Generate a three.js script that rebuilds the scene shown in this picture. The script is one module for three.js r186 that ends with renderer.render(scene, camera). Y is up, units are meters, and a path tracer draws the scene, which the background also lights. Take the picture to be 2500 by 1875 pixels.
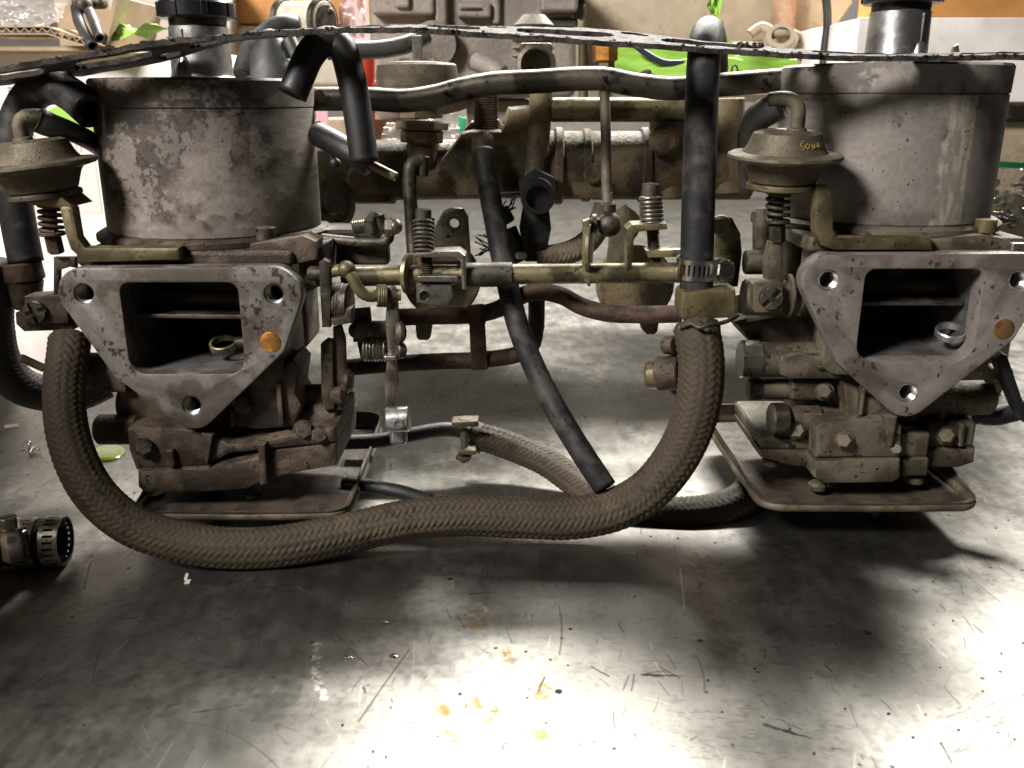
import * as THREE from 'three';
import { mergeGeometries, toCreasedNormals, mergeVertices } from 'three/addons/utils/BufferGeometryUtils.js';
import { RoundedBoxGeometry } from 'three/addons/geometries/RoundedBoxGeometry.js';
import { RectAreaLightUniformsLib } from 'three/addons/lights/RectAreaLightUniformsLib.js';

// ---------------------------------------------------------------- camera, lamps, exposure
const scene = new THREE.Scene();
const camera = new THREE.PerspectiveCamera(46.16, 4 / 3, 0.01, 20);
camera.position.set(0, 0.178, 0.345);
camera.focus = 0.37; camera.userData.fStop = 18;          // a phone's small lens: only the far things go a little soft
camera.rotation.x = -17.6 * Math.PI / 180;
const renderer = new THREE.WebGLRenderer({ antialias: true });
renderer.toneMapping = THREE.LinearToneMapping;
renderer.toneMappingExposure = 1.12;
renderer.shadowMap.enabled = true;
RectAreaLightUniformsLib.init();
scene.background = new THREE.Color(0.016, 0.015, 0.014);          // the unlit room around the bench
const V = (x, y, z) => new THREE.Vector3(x, y, z);
// [centre (m), aim (m), width, height, intensity, colour]
const LAMPS = [
  { at: [0.12, 1.12, -1.0], aim: [0.05, 0, 0.1], w: 0.9, h: 0.16, I: 150, c: [1.0, 0.97, 0.90] },
  { at: [0.84, 1.12, -0.9], aim: [0.05, 0, 0.1], w: 0.45, h: 0.16, I: 112, c: [1.0, 0.97, 0.90] },
  { at: [-0.68, 0.80, 0.62], aim: [0.02, 0.12, -0.05], w: 0.26, h: 0.26, I: 100, c: [1.0, 0.95, 0.92] },
];
const lampLights = LAMPS.map(L => {
  const l = new THREE.RectAreaLight(new THREE.Color().setRGB(...L.c), L.I, L.w, L.h);
  l.position.set(...L.at); l.lookAt(V(...L.aim)); scene.add(l); return l;
});

// ---------------------------------------------------------------- helpers: millimetres, pixel to place
const FPX = 2200, PIT = 17.6 * Math.PI / 180, SP = Math.sin(PIT), CP = Math.cos(PIT), CAM = V(0, 178, 345);
function P(px, py, z) {               // the point of the plane at depth z (mm) that the photograph shows at (px, py)
  const a = (px - 1250) / FPX, b = (937.5 - py) / FPX, d = V(a, -SP + b * CP, -CP - b * SP);
  return d.multiplyScalar((z - CAM.z) / d.z).add(CAM);
}
function onBench(px, py, y = 0) {     // the point at height y that the photograph shows at (px, py)
  const a = (px - 1250) / FPX, b = (937.5 - py) / FPX, d = V(a, -SP + b * CP, -CP - b * SP);
  return d.multiplyScalar((y - CAM.y) / d.y).add(CAM);
}
let seed = 7;
const rnd = () => { seed = (seed * 1664525 + 1013904223) >>> 0; return seed / 4294967296; };
const rr = (a, b) => a + (b - a) * rnd();

// ---------------------------------------------------------------- noise and textures
const LAT = new Float32Array(65536); for (let i = 0; i < 65536; i++) LAT[i] = rnd();
function vnoise(x, y, per, sd) {
  const xi = Math.floor(x), yi = Math.floor(y), fx = x - xi, fy = y - yi;
  const ux = fx * fx * (3 - 2 * fx), uy = fy * fy * (3 - 2 * fy);
  const h = (i, j) => { i = ((i % per) + per) % per; j = ((j % per) + per) % per; return LAT[(i * 374761 + j * 668265 + sd * 9176 + ((i * 31 + j * 17) ^ (sd * 131))) & 65535]; };
  const a = h(xi, yi), b = h(xi + 1, yi), c = h(xi, yi + 1), d = h(xi + 1, yi + 1);
  return a + (b - a) * ux + (c - a) * uy + (a - b - c + d) * ux * uy;
}
function fbm(u, v, f, oct, sd) {
  let s = 0, w = 0, a = 1;
  for (let o = 0; o < oct; o++) { s += a * vnoise(u * f, v * f, f, sd + o * 13); w += a; a *= 0.55; f *= 2; }
  return s / w;
}
const sm = (a, b, x) => { const t = Math.min(1, Math.max(0, (x - a) / (b - a))); return t * t * (3 - 2 * t); };
const mix3 = (a, b, t) => [a[0] + (b[0] - a[0]) * t, a[1] + (b[1] - a[1]) * t, a[2] + (b[2] - a[2]) * t];
function tex(n, fn, srgb, m = n) {
  const d = new Uint8Array(n * m * 4);
  for (let j = 0; j < m; j++) for (let i = 0; i < n; i++) {
    const c = fn(i / n, j / m), k = (j * n + i) * 4;
    d[k] = c[0]; d[k + 1] = c[1]; d[k + 2] = c[2]; d[k + 3] = 255;
  }
  const t = new THREE.DataTexture(d, n, m);
  t.wrapS = t.wrapT = THREE.RepeatWrapping; t.magFilter = THREE.LinearFilter; t.minFilter = THREE.LinearMipmapLinearFilter;
  if (srgb) t.colorSpace = THREE.SRGBColorSpace;
  t.needsUpdate = true; return t;
}
const rep = (t, tile) => { const c = t.clone(); c.repeat.set(100 / tile, 100 / tile); c.needsUpdate = true; return c; };   // uv unit = 100 mm
// grime: base colour broken by patches of dirt b (coarse), specks c (fine)
function grime(a, b, c, o = {}) {
  const sd = o.seed ?? 3, f = o.f ?? 4, lo = o.lo ?? 0.45, hi = o.hi ?? 0.62;
  return tex(o.n ?? 384, (u, v) => {
    const n1 = fbm(u, v, f, 6, sd), n2 = fbm(u, v, f * 4, 4, sd + 50), n3 = fbm(u, v, f * 10, 3, sd + 90), n4 = fbm(u, v, f * 2, 4, sd + 130);
    let k = mix3(a, b, sm(lo, hi, n1 * 0.75 + n2 * 0.25));
    k = mix3(k, c, sm(o.sl ?? 0.64, o.sh ?? 0.74, n3 * 0.6 + n4 * 0.4) * (o.sk ?? 0.85) * (o.cl ? sm(0.44, 0.6, fbm(u, v, 3, 4, sd + 170)) : 1));
    const g = 0.86 + 0.28 * n2;
    return [Math.min(255, k[0] * g), Math.min(255, k[1] * g), Math.min(255, k[2] * g)];
  }, true);
}
const T = {
  cast: tex(512, (u, v) => { const g = 255 * (0.55 * fbm(u, v, 48, 3, 5) + 0.3 * fbm(u, v, 12, 4, 9) + 0.15 * fbm(u, v, 120, 2, 19)); return [g, g, g]; }),
  fine: tex(512, (u, v) => { const g = 255 * (0.5 * fbm(u, v, 90, 2, 15) + 0.5 * fbm(u, v, 8, 5, 29)); return [g, g, g]; }),
  rough: tex(512, (u, v) => { const g = 90 + 165 * (0.6 * fbm(u, v, 6, 6, 33) + 0.4 * fbm(u, v, 40, 3, 37)); return [g, g, g]; }),
  roughFine: tex(256, (u, v) => { const g = 150 + 105 * fbm(u, v, 16, 5, 43); return [g, g, g]; }),
};
// material: colour map, tile in mm, roughness, metalness, bump map with height in mm
function mat(map, tile, roughness, metalness, bump, bmm, btile, extra = {}) {
  const m = new THREE.MeshPhysicalMaterial({ color: 0xffffff, roughness, metalness, ...extra });
  if (map) m.map = rep(map, tile);
  if (bump) { m.bumpMap = rep(bump, btile ?? tile); m.bumpScale = bmm / 1000; }
  m.roughnessMap = rep(T.rough, (btile ?? tile) * 1.37);
  return m;
}
const M = {
  castL: mat(grime([128, 112, 94], [66, 52, 40], [28, 24, 21], { seed: 11, lo: 0.36, hi: 0.60 }), 70, 0.95, 0.25, T.cast, 0.35, 24),
  castR: mat(grime([158, 147, 126], [98, 86, 68], [40, 35, 29], { seed: 21, lo: 0.42, hi: 0.64 }), 70, 0.9, 0.3, T.cast, 0.3, 24),
  faceL: mat(grime([166, 160, 152], [112, 102, 92], [50, 42, 37], { seed: 31, lo: 0.38, hi: 0.56, sl: 0.58, sh: 0.66, f: 6, cl: 1 }), 90, 0.82, 0.2, T.fine, 0.10, 40),
  faceR: mat(grime([168, 160, 152], [126, 115, 107], [68, 54, 51], { seed: 37, lo: 0.44, hi: 0.62, sl: 0.64, sh: 0.70, f: 5, cl: 1 }), 90, 0.82, 0.2, T.fine, 0.10, 40),
  machined: mat(grime([196, 194, 192], [150, 148, 146], [100, 96, 92], { seed: 41, sk: 0.4 }), 40, 0.5, 0.9, T.fine, 0.05, 20),
  chrome: mat(null, 10, 0.3, 1, T.fine, 0.02, 30, { color: 0xd9d4cf }),
  steel: mat(grime([150, 145, 134], [100, 92, 80], [48, 43, 37], { seed: 51 }), 45, 0.55, 0.85, T.fine, 0.08, 25),
  darkSteel: mat(grime([84, 78, 68], [48, 42, 36], [24, 21, 19], { seed: 61 }), 45, 0.8, 0.55, T.fine, 0.12, 25),
  zinc: mat(grime([172, 162, 124], [96, 87, 63], [42, 37, 28], { seed: 71, lo: 0.40, hi: 0.60 }), 55, 0.62, 0.6, T.fine, 0.06, 25),
  brassDull: mat(grime([152, 139, 102], [106, 94, 68], [56, 47, 35], { seed: 75, lo: 0.42, hi: 0.66 }), 40, 0.75, 0.5, T.fine, 0.08, 25),
  brass: mat(grime([196, 140, 70], [160, 106, 48], [90, 56, 30], { seed: 79, sk: 0.4 }), 12, 0.5, 0.8, T.fine, 0.03, 8),
  rust: mat(grime([92, 70, 52], [58, 40, 30], [30, 22, 18], { seed: 81 }), 30, 1.0, 0.15, T.cast, 0.3, 16),
  oily: mat(grime([112, 98, 72], [66, 57, 44], [136, 122, 92], { seed: 91, sl: 0.60, sh: 0.8, sk: 0.6 }), 60, 0.9, 0.1, T.cast, 0.5, 30),
  dusty: mat(grime([128, 118, 96], [92, 82, 64], [58, 50, 40], { seed: 95, lo: 0.4, hi: 0.66 }), 40, 0.95, 0.2, T.cast, 0.22, 20),
  pipe: mat(grime([120, 114, 102], [66, 60, 52], [34, 30, 27], { seed: 97, lo: 0.44, hi: 0.62, f: 3 }), 70, 0.62, 0.7, T.fine, 0.1, 30),
  rubber: mat(grime([32, 32, 33], [60, 58, 54], [24, 24, 25], { seed: 99, lo: 0.46, hi: 0.68 }), 60, 0.8, 0, T.fine, 0.14, 14, { specularIntensity: 0.35 }),
  rubberGrey: mat(grime([62, 62, 60], [48, 48, 46], [36, 36, 36], { seed: 103 }), 40, 0.7, 0, T.fine, 0.12, 14),
  rubberBlack: mat(null, 10, 0.75, 0, T.fine, 0.08, 14, { color: 0x141414 }),
  plasticBlack: mat(null, 10, 0.4, 0, T.fine, 0.06, 20, { color: 0x17171a }),
  braid: mat(grime([128, 111, 82], [96, 81, 59], [60, 50, 38], { seed: 107, f: 3, lo: 0.38, hi: 0.60 }), 110, 1.0, 0, T.fine, 0.15, 6),
  braidDark: mat(grime([44, 39, 34], [32, 29, 26], [22, 20, 19], { seed: 109 }), 50, 1.0, 0, T.fine, 0.15, 6),
  rope: mat(grime([150, 138, 112], [116, 104, 82], [80, 70, 54], { seed: 113 }), 50, 1.0, 0, T.fine, 0.15, 6),
  gasket: mat(grime([66, 59, 54], [32, 29, 27], [112, 105, 98], { seed: 117, f: 8, sl: 0.62, sh: 0.72, sk: 0.7 }), 40, 1.0, 0.03, T.cast, 0.6, 12, { specularIntensity: 0.4 }),
  plug: mat(grime([150, 112, 70], [116, 82, 50], [70, 48, 32], { seed: 127 }), 12, 0.7, 0.4, T.fine, 0.05, 8, { color: new THREE.Color().setScalar(0.7) }),
  paint: new THREE.MeshStandardMaterial({ color: 0x7f6a38, roughness: 0.9 }),
  inside: mat(grime([92, 90, 88], [70, 68, 66], [50, 48, 46], { seed: 121 }), 40, 0.9, 0.3, T.fine, 0.1, 20),
  tray: mat(grime([74, 62, 52], [50, 42, 36], [92, 82, 70], { seed: 123 }), 50, 1.0, 0.05, T.cast, 0.3, 20),
};

for (const [k, s] of Object.entries({ castL: 0.5, castR: 0.42, faceL: 0.42, faceR: 0.5, braid: 0.36, dusty: 0.6, steel: 0.8, zinc: 0.58, brassDull: 0.48, rust: 0.7, oily: 1.0, rope: 0.7, pipe: 0.8 })) M[k].color.setScalar(s);   // surfaces dulled by old oil

// ---------------------------------------------------------------- geometry (mm, world axes)
const IDENT = new THREE.Matrix4();
function fin(g, keepUV) {
  if (g.index) g = g.toNonIndexed();
  if (!g.attributes.normal) g.computeVertexNormals();
  for (const k of Object.keys(g.attributes)) if (!['position', 'normal', 'uv'].includes(k)) g.deleteAttribute(k);
  if (!keepUV) {
    const p = g.attributes.position, n = p.count, uv = new Float32Array(n * 2);
    const a = V(), b = V(), c = V(), e1 = V(), e2 = V();
    for (let i = 0; i < n; i += 3) {
      a.fromBufferAttribute(p, i); b.fromBufferAttribute(p, i + 1); c.fromBufferAttribute(p, i + 2);
      e1.subVectors(b, a); e2.subVectors(c, a); e1.cross(e2);
      const x = Math.abs(e1.x), y = Math.abs(e1.y), z = Math.abs(e1.z);
      [a, b, c].forEach((q, k) => {
        const [u, v] = z >= x && z >= y ? [q.x, q.y] : x >= y ? [q.z, q.y] : [q.x, q.z];
        uv[(i + k) * 2] = u / 100 + 3.1; uv[(i + k) * 2 + 1] = v / 100 + 2.7;
      });
    }
    g.setAttribute('uv', new THREE.BufferAttribute(uv, 2));
  }
  g.morphAttributes = {}; g.clearGroups();
  return g;
}
const UP = V(0, 1, 0);
function toAxis(g, p0, dir) { return g.applyMatrix4(new THREE.Matrix4().makeRotationFromQuaternion(new THREE.Quaternion().setFromUnitVectors(UP, dir.clone().normalize())).setPosition(p0)); }
function lathe(prof, p0 = V(0, 0, 0), dir = UP, seg = 40, crease = 0.6) {
  let g = new THREE.LatheGeometry(prof.map(([r, y]) => new THREE.Vector2(Math.max(r, 0.0001), y)), seg);
  g.deleteAttribute('normal'); g.deleteAttribute('uv');
  g = toCreasedNormals(mergeVertices(g, 1e-4), crease);
  return fin(toAxis(g, p0, dir));
}
function cyl(p0, p1, r, o = {}) {
  const d = p1.clone().sub(p0), L = d.length(), ch = Math.min(o.ch ?? 0.5, r * 0.4, L * 0.4), r1 = o.r1 ?? r;
  return lathe([[0, 0], [r - ch, 0], [r, ch], [r1, L - ch], [r1 - ch, L], [0, L]], p0, d, o.seg ?? 32);
}
function hexa(p0, p1, r, n = 6, turn = 0.2) {           // a prism with n sides, chamfered
  const d = p1.clone().sub(p0), L = d.length(), ch = Math.min(0.6, L * 0.3);
  let g = new THREE.LatheGeometry([[0.0001, 0], [r - ch, 0], [r, ch], [r, L - ch], [r - ch, L], [0.0001, L]].map(q => new THREE.Vector2(...q)), n, turn);
  g.deleteAttribute('normal'); g.deleteAttribute('uv');
  return fin(toAxis(toCreasedNormals(mergeVertices(g, 1e-4), 0.3), p0, d));
}
function threadRod(p0, p1, r, pitch = 0.8, depth = 0.4) {
  const d = p1.clone().sub(p0), L = d.length(), pr = [[0, 0]];
  for (let y = 0; y < L; y += pitch) { pr.push([r - depth, y], [r, Math.min(L, y + pitch / 2)]); }
  pr.push([0, L]); return lathe(pr, p0, d, 24, 0.2);
}
function rbox(x0, y0, z0, x1, y1, z1, r = 1, rot) {
  const w = Math.abs(x1 - x0), h = Math.abs(y1 - y0), d = Math.abs(z1 - z0), k = Math.min(r, w / 2.05, h / 2.05, d / 2.05);
  let g = new RoundedBoxGeometry(w, h, d, 3, k);
  if (rot) g.applyMatrix4(new THREE.Matrix4().makeRotationFromEuler(new THREE.Euler(...rot)));
  g.translate((x0 + x1) / 2, (y0 + y1) / 2, (z0 + z1) / 2);
  return fin(g);
}
function pbox(x0, y0, x1, y1, zf, depth, r = 1, rot) {  // a box whose front face fills this rectangle of the photograph
  const a = P(x0, (y0 + y1) / 2, zf), b = P(x1, (y0 + y1) / 2, zf), t = P((x0 + x1) / 2, y0, zf), u = P((x0 + x1) / 2, y1, zf);
  return rbox(a.x, u.y, zf - depth, b.x, t.y, zf, r, rot);
}
function ext(pts, zf, depth, bev = 0.6, holes = [], curve = 8) {
  const s = pts instanceof THREE.Shape ? pts : new THREE.Shape(pts.map(q => new THREE.Vector2(q.x ?? q[0], q.y ?? q[1])));
  for (const h of holes) s.holes.push(h);
  let g = new THREE.ExtrudeGeometry(s, { depth: depth - 2 * bev, bevelEnabled: bev > 0, bevelThickness: bev, bevelSize: bev, bevelOffset: -bev, bevelSegments: 2, curveSegments: curve });
  g.translate(0, 0, zf - depth + bev);
  g.deleteAttribute('normal'); g.deleteAttribute('uv');
  return fin(toCreasedNormals(g, 0.5));
}
const ppoly = (list, zf, depth, bev = 0.6, holes = []) => ext(list.map(([x, y]) => P(x, y, zf)), zf, depth, bev, holes);
const circ = (x, y, r) => { const h = new THREE.Path(); h.absarc(x, y, r, 0, Math.PI * 2, true); return h; };
function pcirc(px, py, zf, r) { const c = P(px, py, zf); return circ(c.x, c.y, r); }
function rrect(x0, y0, x1, y1, r, path = new THREE.Path()) {
  const [a, b, c, d] = Array.isArray(r) ? r : [r, r, r, r];   // bottom-left, bottom-right, top-right, top-left
  path.moveTo(x0 + a, y0); path.lineTo(x1 - b, y0); path.absarc(x1 - b, y0 + b, b, -Math.PI / 2, 0); path.lineTo(x1, y1 - c); path.absarc(x1 - c, y1 - c, c, 0, Math.PI / 2);
  path.lineTo(x0 + d, y1); path.absarc(x0 + d, y1 - d, d, Math.PI / 2, Math.PI); path.lineTo(x0, y0 + a); path.absarc(x0 + a, y0 + a, a, Math.PI, Math.PI * 1.5);
  return path;
}
function hullOfCircles(cs) {                             // convex outline round a few circles
  const pts = [];
  for (const [x, y, r] of cs) for (let k = 0; k < 48; k++) pts.push([x + r * Math.cos(k * Math.PI / 24), y + r * Math.sin(k * Math.PI / 24)]);
  pts.sort((a, b) => a[0] - b[0] || a[1] - b[1]);
  const cr = (o, a, b) => (a[0] - o[0]) * (b[1] - o[1]) - (a[1] - o[1]) * (b[0] - o[0]);
  const half = L => { const h = []; for (const p of L) { while (h.length > 1 && cr(h[h.length - 2], h[h.length - 1], p) <= 1e-6) h.pop(); h.push(p); } h.pop(); return h; };
  return [...half(pts), ...half(pts.slice().reverse())];
}
function curveOf(pts, closed) { return new THREE.CatmullRomCurve3(pts, closed, 'centripetal'); }
// swept tube: r may be a function of t; disp(s mm, angle, r) adds to the radius; bore makes it hollow with open ends
function tube(pts, r, o = {}) {
  const c = pts.getPointAt ? pts : curveOf(pts, o.closed), L = c.getLength(), n = o.seg ?? Math.max(8, Math.round(L / (o.step ?? 1.6))), m = o.rad ?? 20;
  const fr = c.computeFrenetFrames(n, !!o.closed), R = typeof r === 'function' ? r : () => r;
  const pos = [], uv = [], idx = [];
  const surface = (rad, flip) => {
    const b = pos.length / 3;
    for (let i = 0; i <= n; i++) {
      const t = i / n, p = c.getPointAt(t), N = fr.normals[i], B = fr.binormals[i];
      for (let j = 0; j <= m; j++) {
        const a = j / m * Math.PI * 2, q = rad(t, t * L, a), cs = Math.cos(a) * q, sn = Math.sin(a) * q;
        pos.push(p.x + cs * N.x + sn * B.x, p.y + cs * N.y + sn * B.y, p.z + cs * N.z + sn * B.z);
        uv.push(t * L / 100, j / m * R(t) * 6.2832 / 100);
      }
    }
    for (let i = 0; i < n; i++) for (let j = 0; j < m; j++) {
      const A = b + i * (m + 1) + j, Bq = A + m + 1;
      flip ? idx.push(A, A + 1, Bq, A + 1, Bq + 1, Bq) : idx.push(A, Bq, A + 1, A + 1, Bq, Bq + 1);
    }
    return b;
  };
  const outer = surface((t, s, a) => R(t) + (o.disp ? o.disp(s, a, R(t), t) : 0));
  if (!o.closed) {
    if (o.bore) {
      const inner = surface(t => o.bore, true);
      for (const [e, fl] of [[0, false], [n, true]]) for (let j = 0; j < m; j++) {
        const A = outer + e * (m + 1) + j, Bq = inner + e * (m + 1) + j;
        fl ? idx.push(A, Bq, A + 1, A + 1, Bq, Bq + 1) : idx.push(A, A + 1, Bq, A + 1, Bq + 1, Bq);
      }
    } else for (const e of [0, n]) {
      const p = c.getPointAt(e / n), k = pos.length / 3; pos.push(p.x, p.y, p.z); uv.push(0, 0);
      for (let j = 0; j < m; j++) { const A = outer + e * (m + 1) + j; e ? idx.push(A, A + 1, k) : idx.push(A + 1, A, k); }
    }
  }
  let g = new THREE.BufferGeometry();
  g.setAttribute('position', new THREE.Float32BufferAttribute(pos, 3)); g.setAttribute('uv', new THREE.Float32BufferAttribute(uv, 2)); g.setIndex(idx);
  if (o.crease) g = toCreasedNormals(g, o.crease); else g.computeVertexNormals();
  return fin(g, true);
}
function spring(p0, p1, R, r, turns) {
  const d = p1.clone().sub(p0), L = d.length(), q = new THREE.Quaternion().setFromUnitVectors(UP, d.clone().normalize()), pts = [];
  const N = turns * 16; for (let k = 0; k <= N; k++) { const a = k / 16 * Math.PI * 2; pts.push(V(R * Math.cos(a), L * k / N, R * Math.sin(a)).applyQuaternion(q).add(p0)); }
  return tube(pts, r, { seg: N * 2, rad: 8 });
}
function slotHead(p0, dir, r, h, slot = 0.9, turn = 0.6) {  // cheese head with a sawn slot
  const gs = [], base = h * 0.62;
  gs.push(lathe([[0, 0], [r, 0], [r, base], [0, base]], V(0, 0, 0), UP, 28));
  for (const s of [-1, 1]) {
    const sh = new THREE.Shape(), a0 = Math.asin(slot / 2 / r); sh.absarc(0, 0, r, a0, Math.PI - a0, false);
    const g = new THREE.ExtrudeGeometry(sh, { depth: h - base - 0.25, bevelEnabled: true, bevelSize: 0.25, bevelThickness: 0.25, bevelOffset: -0.25, bevelSegments: 1, curveSegments: 12 });
    g.rotateX(-Math.PI / 2); if (s < 0) g.rotateY(Math.PI); g.translate(0, base - 0.01, 0);
    g.deleteAttribute('normal'); g.deleteAttribute('uv'); gs.push(fin(toCreasedNormals(g, 0.5)));
  }
  const g = mergeGeometries(gs); g.rotateY(turn); return fin(toAxis(g, p0, dir));
}
function crossHead(p0, dir, r, h, turn = 0.3) {            // pan head with a cross recess built as four raised quarters
  const gs = [lathe([[0, 0], [r, 0], [r, h * 0.5], [0, h * 0.5]], V(0, 0, 0), UP, 28)];
  for (let k = 0; k < 4; k++) {
    const w = 0.22 * r, sh = new THREE.Shape(); sh.moveTo(w, w); const a0 = Math.asin(w / r);
    sh.absarc(0, 0, r, a0, Math.PI / 2 - a0, false); sh.lineTo(w, w);
    const g = new THREE.ExtrudeGeometry(sh, { depth: h * 0.4, bevelEnabled: true, bevelSize: 0.2, bevelThickness: 0.2, bevelOffset: -0.2, bevelSegments: 1, curveSegments: 8 });
    g.rotateX(-Math.PI / 2); g.rotateY(k * Math.PI / 2); g.translate(0, h * 0.5 - 0.01, 0); g.deleteAttribute('normal'); g.deleteAttribute('uv'); gs.push(fin(toCreasedNormals(g, 0.5)));
  }
  const g = mergeGeometries(gs); g.rotateY(turn); return fin(toAxis(g, p0, dir));
}
const ball = (p, r, seg = 32) => { const g = new THREE.SphereGeometry(r, seg, seg / 2); g.translate(p.x, p.y, p.z); return fin(g); };
// braid: 2 over 2 under, n strands each way; sl = strand spacing along the hose in mm
const braidDisp = (n, sl, h) => (s, a) => {
  const t = a / (Math.PI * 2) * n, u = s / sl, p = u + t, q = u - t, i = Math.floor(p), j = Math.floor(q);
  const top = (((i - j) % 4) + 4) % 4 < 2, fp = p - i - 0.5, fq = q - j - 0.5;
  const [acr, along] = top ? [fp, fq] : [fq, fp];
  const k = (((i - j) % 4) + 4) % 4, pos = (k % 2 ? 0.5 : -0.5) * (top ? -1 : 1) + along;   // place along the float of two cells
  return h * (Math.sqrt(Math.max(0, 1 - 3.6 * acr * acr)) * (0.55 + 0.45 * Math.cos(pos * 1.5)) - 0.6);
};
// worm-drive clamp band: rungs and two edge strips round an axis
function clampBand(c, dir, r, w, n, a0, a1, pitch) {
  const gs = [], q = new THREE.Quaternion().setFromUnitVectors(UP, dir.clone().normalize());
  const arc = (b0, b1, y0, y1, r0, r1) => {
    const sh = []; const k = Math.max(2, Math.ceil((b1 - b0) / 0.12));
    let g = new THREE.BufferGeometry(), pos = [], idx = [];
    for (let i = 0; i <= k; i++) { const b = b0 + (b1 - b0) * i / k; for (const [rr_, y] of [[r0, y0], [r1, y0], [r1, y1], [r0, y1]]) pos.push(rr_ * Math.cos(b), y, rr_ * Math.sin(b)); }
    for (let i = 0; i < k; i++) for (let e = 0; e < 4; e++) { const A = i * 4 + e, B = i * 4 + (e + 1) % 4; idx.push(A, B, A + 4, B, B + 4, A + 4); }
    idx.push(0, 2, 1, 0, 3, 2); const z = k * 4; idx.push(z, z + 1, z + 2, z, z + 2, z + 3);
    g.setAttribute('position', new THREE.Float32BufferAttribute(pos, 3)); g.setIndex(idx);
    g = toCreasedNormals(g, 0.4); return fin(g);
  };
  gs.push(arc(a0, a1, -w / 2, -w * 0.27, r, r + 0.7), arc(a0, a1, w * 0.27, w / 2, r, r + 0.7));
  for (let k = 0; k < n; k++) { const b = a0 + (a1 - a0) * (k + 0.5) / n; gs.push(arc(b - pitch, b + pitch, -w * 0.275, w * 0.275, r + 0.02, r + 0.66)); }
  return gs.map(g => fin(g.applyMatrix4(new THREE.Matrix4().makeRotationFromQuaternion(q).setPosition(c)), false));
}

// ---------------------------------------------------------------- things and parts
const used = {};
function numbered(n) { used[n] = (used[n] ?? -1) + 1; return used[n] ? `${n}_${String(used[n]).padStart(3, '0')}` : n; }
const things = [];
function thing(name, label, category, group) {
  const o = new THREE.Group(); o.name = numbered(name); o.userData = { label, category }; if (group) o.userData.group = group;
  scene.add(o); things.push(o); return o;
}
function obj(name, geos, m, parent) {
  geos = Array.isArray(geos) ? geos : [geos];
  const o = new THREE.Mesh(geos.length > 1 ? mergeGeometries(geos) : geos[0], m); o.name = name;
  if (parent) parent.add(o);
  return o;
}
function single(name, label, category, geos, m, group, kind) {
  const o = obj(numbered(name), geos, m); o.userData = { label, category }; if (group) o.userData.group = group;
  if (kind) { o.userData.kind = kind; }
  scene.add(o); things.push(o); return o;
}
function settle() {                                       // geometry was laid out in mm: bring every thing to metres round its own base
  for (const t of things) {
    const meshes = []; t.traverse(o => { if (o.isMesh) meshes.push(o); });
    const b = new THREE.Box3(); for (const m of meshes) { m.geometry.computeBoundingBox(); b.union(m.geometry.boundingBox); }
    const c = b.getCenter(V()); c.y = b.min.y;
    for (const m of meshes) { m.geometry.translate(-c.x, -c.y, -c.z); m.geometry.scale(0.001, 0.001, 0.001); m.castShadow = m.receiveShadow = true; }
    t.position.copy(c.multiplyScalar(0.001));
  }
}

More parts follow.
